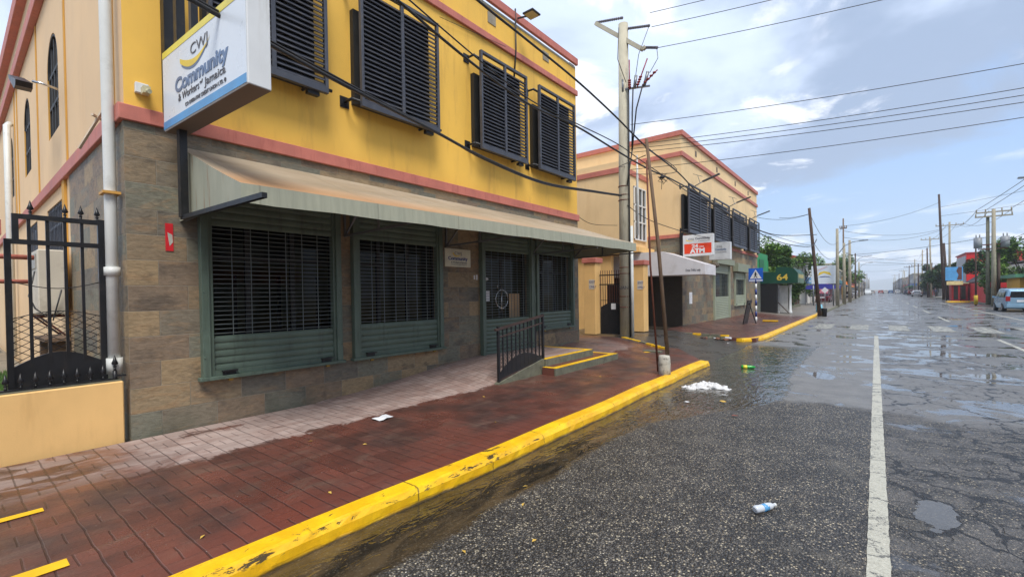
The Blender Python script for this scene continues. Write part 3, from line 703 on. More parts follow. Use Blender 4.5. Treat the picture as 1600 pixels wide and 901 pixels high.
for h in holesS[3:]:
    a, c, d, e = h
    w = MB().face([(-a, .085, d), (-c, .085, d), (-c, .085, e), (-a, .085, e)]).build('window', GLASS, B1, fix=False)
    fr = MB()
    for k in range(5): xx = a+(c-a)*k/4; fr.box(-xx-.03, -xx+.03, .05, .08, d, e)
    for zz in (d+.03, (d+e)/2+.15, e-.03): fr.box(-c, -a, .048, .0795, zz-.025, zz+.025)
    for k in range(12): xx = a+(c-a)*(k+.5)/12; fr.box(-xx-.008, -xx+.008, .03, .042, d, e)
    fr.build('window_frame', SLATE, w)
MB().box(-13.0, -12.7, .3, L1-.3, 0, 3.86).box(-13, -.35, .3, .34, 0, 3.86).box(-13, -.35, L1-.34, L1-.3, 0, 3.86).build('interior_wall', paint('interior wall paint', lin((150, 140, 96)), .8, .1), B1)
MB().box(-12.7, -.31, .34, L1-.34, 3.4, 3.5).box(-.6, -.302, 4.9, 6.0, 0, 3.4).build('interior_ceiling', paint('interior ceiling', lin((120, 120, 116)), .8, .05), B1)
b = MB().box(-2.6, -2.0, .8, 4.6, 0, 1.15, NAVY)
for yy in (1.2, 2.0, 2.8, 3.6, 4.4): b.box(-2.5, -2.44, yy, yy+.06, 1.15, 2.2, BLACKP)
b.box(-2.5, -2.47, .9, 4.5, 1.5, 2.1, paint('counter screen', lin((130, 132, 110)), .4)); b.build('service_counter', NAVY, B1)

# roller shutters
def corr(b, x, y0, y1, z0, z1, pitch, m):
    n = max(1, round((z1-z0)/pitch)); p = (z1-z0)/n
    prof = []
    for i in range(n):
        z = z0+i*p; prof += [(x, z), (x+.012, z+p*.2), (x+.014, z+p*.5), (x+.010, z+p*.8), (x-.003, z+p*.9)]
    prof.append((x, z1))
    base = len(b.v)
    for px_, pz in prof: b.v += [(px_, y0, pz), (px_, y1, pz)]
    for i in range(len(prof)-1): b.f.append((base+2*i, base+2*i+1, base+2*i+3, base+2*i+2)); b.mi.append(b.mi_(m)); b.sm.append(False)
def roller(y0, y1, z0, zs, zt, ztop, parent, x=.03, door=False, mat=None, rp=.06):
    mat = mat or GRN
    fr = MB().box(x-.06, x+.07, y0, y0+.09, z0-.02, ztop, mat).box(x-.06, x+.04, y0+.09, y0+.14, z0-.02, ztop, mat).box(x-.06, x+.07, y1-.09, y1, z0-.02, ztop, mat).box(x-.06, x+.04, y1-.13, y1-.09, z0-.02, ztop, mat)
    for zz in (z0+.25, z0+1.1, z0+2.0):
        for yy in (y0+.02, y1-.02): fr.sphere((x+.072, yy, zz), .012, mat, 6)
    if not door: fr.box(x-.02, x+.09, y0-.04, y1+.04, z0-.05, z0-.005, mat)
    f = fr.build('roller_shutter', mat, parent, .004)
    a, c = y0+.14, y1-.13
    s1 = MB(); corr(s1, x, a, c, z0+.05, zs, .098 if not door else .09, mat); s1.build('lower_slats', mat, f, fix=False)
    s2 = MB(); corr(s2, x, a, c, zt, ztop, .098, mat); s2.build('upper_slats', mat, f, fix=False)
    s3 = MB().box(x-.012, x+.03, a, c, z0-.004, z0+.065, mat); s3.build('bottom_bar', mat, f)
    g_ = MB(); z = zs+.03
    while z < zt-.01: g_.tube([(x+.004, a, z), (x+.004, c, z)], .0045, 5, GRND, False); z += rp
    n = max(2, round((c-a)/.235))
    for i in range(1, n): yy = a+(c-a)*i/n; g_.box(x-.001, x+.0095, yy-.003, yy+.003, zs, zt, GRND)
    g_.build('grille', GRND, f, fix=False)
    if not door:
        for yy in (a+.17, c-.14):
            lk = MB().box(x+.03, x+.09, yy-.09, yy+.09, z0+.045, z0+.062, BLK).box(x+.034, x+.088, yy-.08, yy+.08, z0-.03, z0-.018, BLK).box(x+.03, x+.045, yy-.08, yy+.08, z0-.02, z0+.04, BLK)
            lk.tube([(x+.07, yy-.02, z0-.03), (x+.07, yy-.02, z0-.01), (x+.07, yy+.02, z0-.01), (x+.07, yy+.02, z0-.03)], .005, 5, CHROME).box(x+.055, x+.085, yy-.028, yy+.028, z0-.08, z0-.032, plain('brass padlock', lin((150, 120, 60)), .35, .8))
            lk.build('padlock', BLK, f)
    return f
roller(.72, 2.68, .75, 1.27, 2.72, 3.12, B1); roller(2.90, 4.88, .75, 1.30, 2.72, 3.12, B1)
roller(8.06, 9.88, .88, 1.30, 2.78, 3.12, B1)
roller(6.03, 7.92, .36, 1.22, 2.74, 3.12, B1, door=True)
# glazing behind the grilles
for a, c, d, e in openings[:2]+openings[3:]:
    w = MB().face([(-.2, a, d), (-.2, c, d), (-.2, c, e), (-.2, a, e)]).build('window', GLASS, B1, fix=False)
    fr = MB()
    for k in range(4): yy = a+(c-a)*k/3; fr.box(-.23, -.17, yy-.03, yy+.03, d, e)
    fr.box(-.228, -.172, a, c, d, d+.05).box(-.228, -.172, a, c, 2.3, 2.35)
    fr.build('window_frame', BLACKP, w)
a, c, d, e = openings[2]
dr_ = MB().face([(-.2, a, d), (-.2, c, d), (-.2, c, e), (-.2, a, e)]).build('entrance_door', GLASS, B1, fix=False)
MB().box(-.23, -.17, a, a+.06, d, e).box(-.23, -.17, c-.06, c, d, e).box(-.229, -.171, (a+c)/2-.05, (a+c)/2+.05, d, 2.6).box(-.228, -.172, a, c, 2.6, 2.66).box(-.228, -.172, a, c, d, d+.15).build('door_frame', BLACKP, dr_)
hd = MB(); yc, zc = (a+c)/2-.05, 1.66
hd.tube([(-.12, yc+.22*math.cos(t*math.pi/10), zc+.22*math.sin(t*math.pi/10)) for t in range(21)], .012, 6, CHROME)
hd.tube([(-.12, yc-.01, 1.2), (-.12, yc-.01, 2.0)], .013, 6, CHROME); hd.tube([(-.12, yc-.16, 1.9), (-.12, yc-.16, 2.02)], .012, 6, CHROME)
hd.build('door_handle', CHROME, dr_)
MB().box(-.13, -.125, yc+.28, yc+.68, 1.12, 1.78).build('notice_board', paint('brown notice board', lin((170, 140, 104)), .6), dr_); MB().box(-.124, -.119, yc+.475, yc+.485, 1.12, 1.78).build('board_divider', BLACKP, dr_)
for yy, zz, w_, h_ in ((a+.17, 1.62, .13, .24), (a+.33, 1.62, .12, .24), (a+.08, 2.1, .14, .04)): MB().box(-.13, -.125, yy, yy+w_, zz, zz+h_).build('notice', PAPER, dr_)
MB().sphere((-.125, a+.33, 2.12), .09, PAPER, 8, (.05, 1, .45)).build('door_sticker', PAPER, dr_)
MB().box(.0, .06, 7.925, 8.05, .4, 3.1).box(.06, .085, 7.95, 8.02, 1.55, 1.72).build('post_panel', GRN, B1, .004)

# louvred shutters of the upper floor
def louvre(y0, y1, z0, z1, parent, x=.28, mat=None, win=True, k_=1.0):
    mat = mat or SLATE
    f = MB().box(x-.03, x+.04, y0, y0+.05, z0, z1).box(x-.03, x+.04, y1-.05, y1, z0, z1).box(x-.028, x+.038, y0+.05, y1-.05, z0, z0+.10).box(x-.028, x+.038, y0+.05, y1-.05, z1-.06, z1)
    ym_ = (y0+y1)/2; f.box(x-.02, x+.036, ym_-.03, ym_+.03, z0+.07, z1-.06)
    fo = f.build('louvred_shutter', mat, parent, .004)
    s = MB(); z = z0+.11
    while z < z1-.155:
        for a, c in ((y0+.052, ym_-.032), (ym_+.032, y1-.052)):
            s.v += [(x+.024, a, z), (x+.024, c, z), (x-.020, c, z+.056*k_), (x-.020, a, z+.056*k_), (x+.010, a, z-.006), (x+.010, c, z-.006), (x-.032, c, z+.050*k_), (x-.032, a, z+.050*k_)]
            k = len(s.v)-8
            for q in ((0, 1, 2, 3), (7, 6, 5, 4), (0, 4, 5, 1), (3, 2, 6, 7)): s.f.append(tuple(k+i for i in q)); s.mi.append(0); s.sm.append(False)
        z += .077*k_
    s.mats = [mat]; s.build('slats', mat, fo)
    for zz in (z0+.10, z1-.14):
        br = MB()
        br.tube([(x-.06, y0-.13, zz), (x-.06, y1+.10, zz)], .026, 8)
        br.tube([(-.01, y0-.13, zz), (x-.04, y0-.13, zz)], .024, 8).box(-.008, .006, y0-.21, y0-.05, zz-.09, zz+.09)
        br.tube([(-.01, y1-.25, zz-.03), (x-.04, y1-.25, zz-.03)], .022, 8)
        if zz < z0+.5: br.box(x-.10, x-.02, y1-.3, y1-.12, z0-.06, z0-.001)
        br.build('bracket', BLK, fo, label='upper bracket' if zz > z0+.5 else 'lower bracket')
    if win:
        w = MB().box(-.009, .09, y0-.0, y1-.10, z0+.1, z1-.42)
        w.build('upper_window', BLACKP, parent)
        MB().box(x-.075, x-.068, y0+.06, y1-.17, z0+.08, z1-.13).build('dark_gap_backing', BLACKP, fo)  # black sheet added so the gaps between the slats read as dark shade
for a, c in ((.80, 2.40), (2.98, 4.67), (5.86, 7.48), (7.98, 9.67)): louvre(a, c, 4.86, 6.94, B1)
for a in (6.45, 8.6, 4.3, 2.15, .8): MB().box(-.011, .004, a, a+.27, 7.90, 8.14).build('vent', paint('grey vent block', lin((140, 132, 116)), .8, .2), B1)
# awning
aw = MB(); Z0, PRJ = 3.68, 1.90
ya, yb = .53, 9.98; nA = 28; nS = 5
fz = lambda y: 2.912+.0136*(y-ya)
def ap(y, t):   # canopy surface, slack between the frames
    sag = -.022*math.sin(math.pi*t)*(.6+.4*abs(math.sin((y-ya)*math.pi/1.9)))-.006*math.sin(y*7.3+t*5)*math.sin(math.pi*t)
    return (.004+(PRJ-.004)*t, y, Z0+(fz(y)-Z0)*t+sag)
for i in range(nA):
    y_0 = ya+(yb-ya)*i/nA; y_1 = ya+(yb-ya)*(i+1)/nA
    for k in range(nS): aw.face([ap(y_0, k/nS), ap(y_1, k/nS), ap(y_1, (k+1)/nS), ap(y_0, (k+1)/nS)], None, True)
    e0, e1 = .006*math.sin(y_0*5), .006*math.sin(y_1*5)
    aw.face([ap(y_0, 1), ap(y_1, 1), (PRJ+.008, y_1, fz(y_1)-.195+e1), (PRJ+.008, y_0, fz(y_0)-.195+e0)])
for yy in (ya, yb): aw.face([ap(yy, k/nS) for k in range(nS+1)]+[(PRJ+.008, yy, fz(yy)-.195), (.004, yy, 2.74)])
cv = aw.build('awning', CANVAS, B1, fix=False)
af = MB()
for yy in (.58, 2.8, 5.05, 7.95, 9.93):
    af.beam((.03, yy, 2.76), (PRJ-.03, yy, 2.79), .03, .03); af.beam((.02, yy, 2.74), (.02, yy, 3.6), .03, .03); af.beam((.05, yy, 2.78), (.62, yy, 3.3), .025, .025); af.beam((.02, yy, 3.58), (PRJ-.04, yy, 2.88), .03, .03); af.beam((.95, yy, 2.78), (.95, yy, 3.2), .025, .025)
af.beam((PRJ-.03, ya+.03, 2.87), (PRJ-.03, yb-.03, 3.0), .03, .03); af.beam((PRJ-.03, ya+.03, 2.78), (PRJ-.03, yb-.03, 2.88), .025, .025)
af.build('awning_frame', GREYM, cv)
MB().tube([(-.2, -.10, .75), (-.185, -.10, 3.0), (-.2, -.10, 6.0), (-.2, -.10, 8.7)], .060, 12).tube([(-.19, -.10, 2.05), (-.19, -.10, 2.15)], .078, 12).tube([(-.19, -.10, .9), (-.19, -.10, 1.08)], .078, 12).build('downpipe', PVC, B1)
MB().box(-.30, -.08, -.185, -.02, 3.0, 3.03).build('pipe_clamp', plain('ochre strap', lin((200, 150, 70)), .6), B1)
MB().tube([(-12.9, -.12, .2), (-12.9, -.12, 6.9), (-13.1, -.05, 7.0)], .08, 10).build('downpipe', PVC, B1)
MB().beam((-.75, -.28, 3.62), (-.35, -.05, 4.18), .03, .02).beam((-.70, .0, 3.98), (-.45, -.2, 3.98), .025, .025).beam((-.95, .0, 3.9), (-.3, -.1, 3.86), .025, .02).build('old_bracket', paint('pale bracket paint', lin((196, 180, 158)), .6), B1)
MB().tube([(.045, 4.95, 7.3), (.05, 7.0, 7.55)], .006, 4).tube([(.06, 7.38, 8.6), (.07, 7.37, 7.62), (.01, 7.36, 6.98)], .02, 6).build('wall_cable', WIRE, B1)
# things fixed to the wall
def loc1(x, y, z): c, s = math.cos(-FA), math.sin(-FA); return (-6.86+c*x-s*y, 1.40+s*x+c*y, z)
fl = thing('floodlight', 'flat square floodlight at the roof edge of the yellow building', 'floodlight', loc1(.07, 7.45, 8.4), -FA)
MB().beam((0, 0, 0), (.28, .06, -.02), .03, .03).build('arm', BLK, fl)
q = MB().box(.24, .54, -.12, .20, -.05, -.02).box(.27, .51, -.09, .17, -.055, -.05, plain('lamp glass', lin((170, 164, 130)), .3)); q.mats = [BLK]+[m for m in q.mats if m is not BLK] if BLK not in q.mats else q.mats
MB().box(.24, .54, -.12, .20, -.049, -.01).build('housing', BLK, fl, .006); MB().box(.27, .51, -.09, .17, -.058, -.05).build('lens', plain('lamp glass', lin((170, 164, 130)), .3), fl)
sc_ = thing('security_camera', 'small white box camera on the yellow wall beside the sign', 'camera', loc1(.0, .16, 4.27), -FA)
MB().box(-.01, .05, -.05, .08, -.06, .06).build('mount_box', WHT, sc_, .006); MB().box(.05, .16, .0, .07, -.08, .0).tube([(.1, .035, -.04), (.2, .05, -.07)], .026, 8).build('camera_body', paint('aged white plastic', lin((190, 184, 150)), .5), sc_)
pl = thing('wall_plaque', 'white framed credit union plaque on the stone between window and door', 'sign', loc1(.012, 5.37, 2.35), -FA)
MB().box(-.01, .012, -.37, .37, 0, .37).build('board', plain('plaque cream', lin((206, 204, 184)), .4), pl, .003)
rr, uu = (0, 1, 0), (0, 0, 1)
text('Community', .10, NAVY, (.013, -.28, .14), rr, uu, pl, .003, width=.56); text('& Workers of Jamaica', .05, TXG, (.013, -.2, .075), rr, uu, pl, .0005, width=.46); text('CWJ', .085, TXG, (.013, -.1, .25), rr, uu, pl, 0, width=.2); text('CO-OPERATIVE CREDIT UNION LTD.', .022, TXG, (.013, -.2, .04), rr, uu, pl, width=.45)
panel(swoosh(-.04, .32, .13, .11, .035), SYEL, (.012, 0, 0), rr, uu, pl, 'emblem')
tag(MB().box(-.002, .006, -.04, .04, -.17, .17).box(.006, .0075, -.02, .035, -.08, .06, PAPER).build('sticker', None) if False else MB().box(-.002, .006, -.04, .04, -.17, .17).build('sticker', RED), 'torn red paper sticker on the corner stone cladding', 'sticker'); bpy.data.objects['sticker'].location = loc1(.003, .415, 2.53)
so = MB().face([(.008, -.02, .06), (.008, .03, .03), (.008, .035, -.06), (.008, .0, -.11), (.008, -.01, -.03)]).build('torn_paper', plain('torn grey paper', lin((170, 170, 160)), .7), bpy.data.objects['sticker'], fix=False)
for i, (yy, zz) in enumerate(((5.86, 2.18), (5.95, 2.19))):
    pass
ns = thing('paper_notice', 'scrap of white paper stuck on the stone left of the door', 'notice', loc1(.004, 5.9, 2.1), -FA)
MB().box(-.002, .003, -.05, -.01, 0, .09).box(-.002, .003, .02, .07, -.01, .10).build('scrap', PAPER, ns)
# projecting sign
sy = math.atan2(1.85-1.74, 2.08)
PS = thing('projecting_sign', 'large white box sign with yellow and blue stripes projecting over the pavement corner', 'sign', (-6.64, 1.74, 3.76), sy)
W_, H_, T_ = 2.08, .93, .215
MB().box(0, W_, 0, T_, 0, H_).build('sign_box', WHT, PS, .006)
MB().box(.004, W_-.004, .004, T_-.004, -.006, -.001).build('underside', BRWN, PS)
MB().box(.006, W_-.02, -.006, -.001, .012, H_-.012).build('sign_face', SIGNW, PS)
fr_, fu_ = (1, 0, 0), (0, 0, 1)
MB().box(.006, W_-.02, -.009, -.0065, .012, .10).build('blue_stripe', BLUE, PS); MB().box(.006, W_-.02, -.009, -.0065, H_-.085, H_-.012).build('yellow_stripe', plain('pale yellow stripe', lin((222, 206, 84)), .4), PS)
text('Community', .215, TXT, (.38, -.0095, .35), fr_, fu_, PS, .0075, width=1.33); text('& Workers', .118, TXG, (.46, -.0095, .235), fr_, fu_, PS, .0006, width=.56); text('of', .055, TXG, (1.04, -.0095, .275), fr_, fu_, PS, width=.07); text('Jamaica', .118, TXG, (1.15, -.0095, .205+.02), fr_, fu_, PS, .0006, width=.49)
text('CO-OPERATIVE CREDIT UNION LTD. \u00ae', .058, TXG, (.65, -.0095, .135), fr_, fu_, PS, 0, width=1.0); text('CWJ', .165, TXG, (.82, -.0095, .645), fr_, fu_, PS, -.001, width=.43)
def crescent(x0, z0, x1, z1, dip, th, n=20):
    P = []; Q = []
    for i in range(n+1):
        t = i/n; x = x0+(x1-x0)*t; z = z0+(z1-z0)*t-dip*math.sin(math.pi*t)**.9; k = th*(math.sin(math.pi*min(1, t*.8+.2))**1)*(1-t)**.35
        P.append((x, z+k*.5)); Q.append((x, z-k*.5))
    return P+Q[::-1]
panel(crescent(.53, .67, 1.31, .70, .125, .085), SYEL, (0, -.0065, 0), fr_, fu_, PS, 'emblem', .0035)
panel(crescent(.57, .61, 1.30, .68, .125, .05), TXT, (0, -.0065, 0), fr_, fu_, PS, 'emblem', .0020)
pf = MB().beam((.22, .1, 0), (.22, .1, -1.03), .08, .08).beam((.18, .1, -1.03), (2.13, .1, -1.03), .05, .05)
pf.beam((.22, .1, H_), (.22, .1, 2.3), .09, .09).beam((-.14, .1, .22), (-.14, .1, 2.3), .11, .11).beam((.62, .1, H_), (.62, .1, 2.3), .07, .07).beam((-.2, .1, 1.9), (1.9, .1, 1.9), .07, .07)
pf.build('support_frame', BLK, PS)
# ------------------------------------------------------------------ low wall, gate and yard beside the building
lw = thing('boundary_wall', 'low beige wall with a capped pillar beside the stone corner', 'wall', (-6.87, .4, .1))
MB().box(-.22, 0, -6, .945, -.1, .72).build('wall_body', BEI2, lw, .012); MB().box(-.23, -.03, -.6, .93, .722, .735).build('weathered_top', CONC2, lw)
MB().box(-.42, -.16, -.5, -.01, .72, 2.35).build('pillar', BEI2, lw, .01); MB().box(-.46, -.12, -.54, .03, 2.35, 2.5).build('pillar_cap', PINK, lw)
sp = thing('spiked_railing', 'black spear topped rail bolted on the low beige wall', 'railing', (-6.96, .3, .82))
MB().box(-.025, .025, -4, .98, -.02, .035).build('rail', BLK, sp)
def spear(b, x, y, z, s=1.0): b.tube([(x, y, z), (x, y, z+.03*s)], .012*s, 6).lathe([(.010*s, z+.03*s), (.020*s, z+.045*s), (.006*s, z+.055*s), (.032*s, z+.075*s), (.018*s, z+.11*s), (.002*s, z+.165*s)], (x, y), 6)
for k in range(34):
    bb = MB(); 
    if .1 + (-.02) > 5: pass
    yy = .88-k*.108
    if yy < -2.6: break
    spear(bb, 0, yy, .033); bb.build('spearhead', BLK, sp)
b = MB().tube([(.0, .985, -.05), (0, .985, .12)], .022, 8); spear(b, 0, .985, .12, 1.1); b.beam((0, .98, .06), (.12, 1.06, .07), .012, .02).build('end_post', BLK, sp)
ga = thing('iron_gate', 'black iron gate with mesh lower half and arched solid panel beside the drainpipe', 'gate', (-7.12, .45, .80))
b = MB().box(-.03, .03, 0, .05, 0, 1.62).box(-.03, .03, .74, .80, 0, 1.90).box(-.028, .028, .05, .74, 1.57, 1.62).box(-.028, .028, .07, .74, 1.84, 1.89).box(-.029, .029, .06, .11, 1.62, 1.89).box(-.028, .028, .05, .74, 0, .04).build('frame', BLK, ga)
for k, yy in enumerate((.185, .325, .465, .605)):
    MB().box(-.015, .015, yy-.014, yy+.014, .3, 1.84).build('bar', BLK, ga)
for yy in (.2, .47, .6, .74):
    bb = MB(); spear(bb, 0, yy, 1.88, 1.0); bb.build('spearhead', BLK, ga)
arc = [(.05+.69*i/16, .27+.13*math.sin(math.pi*i/16)) for i in range(17)]
MB().prism([(.05, .04), (.74, .04)]+arc[::-1], 'x', -.012, .012).build('solid_panel', BLK, ga)
ms_ = MB()
top = lambda y: .78+.07*math.sin(math.pi*(y-.05)/.69)
bot = lambda y: .27+.13*math.sin(math.pi*(y-.05)/.69)
for sgn in (1, -1):
    for k in range(-14, 22):
        pts = []
        for i in range(24):
            yy = .05+.69*i/23; zz = .3+k*.075+sgn*(yy-.05)*.62
            if bot(yy) <= zz <= top(yy): pts.append((0, yy, zz))
        if len(pts) > 1: ms_.tube([pts[0], pts[-1]], .0035, 4)
ms_.tube([(0, .05+.69*i/12, top(.05+.69*i/12)) for i in range(13)], .005, 5); ms_.tube([(0, .05+.69*i/12, 1.17-.07*math.sin(math.pi*i/12)) for i in range(13)], .005, 5)
ms_.build('mesh', BLK, ga)
ac = thing('air_conditioner', 'white outdoor air conditioning unit on the side wall behind the gate', 'air conditioner', (-10.9, 1.38, 1.55))
MB().box(-.5, .42, -.36, -.02, 0, 1.05).build('casing', paint('aged white casing', lin((196, 188, 172)), .5, .06, lin((130, 120, 100)), .4), ac, .015)
MB().box(-.3, .3, -.375, -.362, .75, .98).build('grille', plain('grey grille', lin((150, 148, 140)), .5), ac); MB().tube([(.3, -.38, .7), (.25, -.45, .3), (.45, -.4, .1), (.42, -.2, -.1), (.5, -.1, .4)], .012, 5).build('cable', WIRE, ac)
for xx in (-.4, .32): MB().beam((xx, -.38, -.03), (xx, 0, -.03), .04, .04).beam((xx, -.34, -.04), (xx, 0, -.4), .03, .03).build('bracket', RUSTM, ac)
fl2 = thing('wall_lamp', 'black solar lamp on an arm high on the pale side wall', 'lamp', (-11.0, 1.38, 5.4))
MB().tube([(0, 0, 0), (.05, -.2, .02), (-.05, -.3, .05)], .02, 6).build('arm', CHROME, fl2); MB().prism([(.0, 0), (-.9, .34), (-1.1, .42), (-1.05, .34), (-.25, -.08), (-.05, -.08)], 'y', -.5, -.3).build('head', BLK, fl2)
rb = thing('red_handrail', 'pair of dull red pipe rails behind the gate pillar', 'railing', (-9.5, .35, .3))
MB().tube([(0, -.4, 2.1), (-.1, .55, 2.1)], .035, 8).build('rail', PINK, rb); MB().tube([(0, -.4, 1.75), (-.1, .5, 1.75)], .03, 8).build('rail', PINK, rb); MB().tube([(0, -.35, 0), (0, -.35, 2.2)], .04, 8).build('post', PINK, rb)
yb_ = MB().face([(-40, -9, .08), (-7.08, -9, .08), (-7.08, 1.38, .08), (-40, 1.38, .08)]); tag(yb_.build('side_yard', paint('yard concrete', lin((120, 112, 98)), .8, .2, lin((80, 74, 60)), .5)), kind='structure', label='narrow concrete yard beside the building')
gr = MB()
for i in range(9000):
    x = random.uniform(-16, -7.6); y_ = random.uniform(.3, 1.2) if random.random() < .7 else random.uniform(-1, 1.2); h = random.uniform(.04, .16); a = random.uniform(0, 6.28); w = .008
    dx, dy = math.cos(a)*w, math.sin(a)*w; lx, ly = random.uniform(-.04, .04), random.uniform(-.04, .04)
    gr.face([(x-dx, y_-dy, .08), (x+dx, y_+dy, .08), (x+lx, y_+ly, .08+h)])
tag(gr.build('grass', GRASS, fix=False), 'short green grass along the foot of the side wall', 'grass', kind='stuff')
yw = thing('yard_wall', 'pale back wall closing the side yard', 'wall', (-23, -2, 0)); MB().box(-.1, .1, -7, 3.2, 0, 2.4).build('wall_body', BEI, yw)
# pipes/bits low on side wall
st = thing('wood_shelf', 'weathered wooden ledge under the air conditioning unit', 'shelf', (-10.2, 1.3, 1.15)); MB().box(-.7, .5, -.3, 0, 0, .05).box(-.6, -.5, -.25, 0, -1.0, 0).box(.3, .4, -.25, 0, -1.0, 0).build('ledge', WOOD2, st)

# handrail panel at the ramp
hr = thing('ramp_handrail', 'rusty iron handrail panel with arched plate beside the door ramp', 'railing', (-5.38, 6.35, .13))
zb = lambda y: .16+.20*y/1.42
MB().box(-.022, .022, -.022, .022, 0, 1.05).build('post', BLK, hr); MB().box(-.022, .022, 1.40, 1.445, .1, 1.22).build('post', BLK, hr)
MB().beam((0, -.08, .99), (0, 1.44, 1.19), .05, .04).beam((0, 0, .07), (0, 1.42, .29), .03, .03).beam((0, 0, .85), (0, 1.42, 1.04), .025, .025).build('rail', paint('dark rusted rail', lin((66, 50, 46)), .6, .2), hr)
for k in range(1, 11):
    yy = 1.42*k/11; MB().box(-.011, .011, yy-.011, yy+.011, zb(yy)-.02, .99+.2*yy/1.52).build('bar', BLK, hr)
arc = [(.04+1.34*i/16, .20+.20*i/16*.9+.20*math.sin(math.pi*min(1, i/16*1.1))**.8*(1 if i/16 < .91 else 0)) for i in range(17)]
MB().prism([(.04, .09), (1.38, .30)]+arc[::-1], 'x', -.008, .008).build('arched_plate', BLK, hr)
s = MB()
for sg in (1, -1):
    for k in range(-6, 22):
        pts = []
        for i in range(30):
            yy = 1.42*i/29; zz = .1+k*.07+sg*yy*.9
            if zb(yy)+.05 <= zz <= .58+.12*math.sin(yy*2.2): pts.append((0.0, yy, zz))
        if len(pts) > 1: s.tube([pts[0], pts[-1]], .003, 4)
s.tube([(0, 1.42*i/16, .58+.12*math.sin(1.42*i/16*2.2)) for i in range(17)], .006, 5); s.tube([(0, 1.42*i/16, .75+.10*math.sin(1.42*i/16*4.4)) for i in range(17)], .006, 5); s.build('mesh', BLK, hr)

# ------------------------------------------------------------------ second building across the driveway
B2X, B2Y, L2 = -6.33, 19.45, 15.5
B2 = thing('commercial_building', 'peach two storey building with stone clad base and ATM sign beyond the driveway', 'building', (B2X, B2Y, 0))
STONE2 = STONE
b = MB(); op2 = [(4.6, 7.7, .33, 3.2), (8.9, 11.5, .95, 2.9)]
wall_holes(b, 0, L2, -.1, 4.05, op2, lambda u, v, d: (-d, u, v), .25, STONE)
b.face([(0, 0, -.1), (0, 0, 4.05), (-1.5, 0, 4.05), (-1.5, 0, -.1)], STONE); b.face([(0, L2, -.1), (0, L2, 4.05), (-12, L2, 4.05), (-12, L2, -.1)], STONE)
b.build('stone_cladding', STONE, B2, fix=False)
BEI3 = paint('soft apricot plaster', lin((228, 198, 150)), .75, .06, lin((196, 156, 104)), .25, .6, .25, streak=True)
b = MB().face([(-.01, .01, 4.05), (-.01, L2, 4.05), (-.01, L2, 8.3), (-.01, .01, 8.3)], BEI3).face([(-.01, .01, 4.05), (-.01, .01, 8.3), (-14, .01, 8.3), (-14, .01, 4.05)], BEI3).face([(-1.5, .01, -.1), (-1.5, .01, 4.05), (-14, .01, 4.05), (-14, .01, -.1)], BEI3)
b.face([(-.01, L2-.01, 4.05), (-14, L2-.01, 4.05), (-14, L2-.01, 8.3), (-.01, L2-.01, 8.3)], BEI3)
b.build('plaster_wall', BEI3, B2, fix=False)
MB().box(-14, -.02, .02, L2-.02, 8.2, 8.29).build('roof', CONC, B2)
for z0, z1, p in ((4.05, 4.2, .05), (7.45, 7.63, .06), (8.3, 8.5, .08)):
    MB().box(.001 if z0 < 5 else -.009, p, -.0 if z0 < 5 else -.06, L2+.02, z0, z1).box(-14, .0005, -p, .009, z0, z1-.002).build('band', PINK, B2)
for a, c in ((-.05, 3.05), (3.8, 6.65), (7.45, 10.7), (11.6, 14.5)): louvre(a, c, 4.22, 6.25, B2, .3, k_=1.55)
for a in (1.9, 5.4, 9.3, 12.7): MB().box(-.012, .004, a, a+.22, 7.85, 8.1).build('vent', plain('dark vent', lin((110, 98, 84)), .8), B2)
roller(4.6, 7.7, .36, 1.5, 2.7, 3.15, B2, .02, True, paint('pale green grey shutter', lin((150, 158, 138)), .5, .08), .07)
roller(8.9, 11.5, .98, 1.55, 2.45, 2.85, B2, .02, False, paint('pale green grey shutter', lin((150, 158, 138)), .5, .08), .07)
for a, c, d, e in op2: MB().face([(-.18, a, d), (-.18, c, d), (-.18, c, e), (-.18, a, e)]).build('window', plain('dark shop glass', (.012, .014, .015), .08), B2, fix=False)
hb = paint('shutter hood paint', lin((132, 138, 118)), .5, .08)
MB().box(.02, .28, 4.4, 7.9, 3.15, 3.45).build('shutter_hood', hb, B2, .01); MB().box(.02, .30, 8.6, 11.8, 2.88, 3.35).build('shutter_hood', hb, B2, .01)
MB().box(.002, .18, 3.95, 4.45, 2.85, 3.15).tube([(.1, 4.05, 3.0), (.3, 4.05, 3.12)], .14, 12).tube([(.1, 4.35, 3.0), (.3, 4.35, 3.12)], .14, 12).build('alarm_box', paint('grimy alarm box', lin((90, 80, 66)), .7), B2)
MB().box(.001, .01, .85, 1.25, 1.25, 1.75).build('wall_notice', PAPER, B2)
# dark drive-through recess panel on the side wall
MB().box(-1.55, -.02, -.02, -.003, .3, 3.0).build('dark_recess', paint('dark recess tile', lin((58, 52, 46)), .6, .15, lin((40, 36, 32)), .5, 3), B2)
MB().face([(-1.5, -.05, .3), (-14, -.05, .3), (-14, -.05, 2.7), (-1.5, -.05, 2.7)]).build('opening_shade_sheet', plain('shaded opening', lin((60, 54, 46)), .8), B2, fix=False)  # flat sheet, the shade of the opening is put into its dark colour
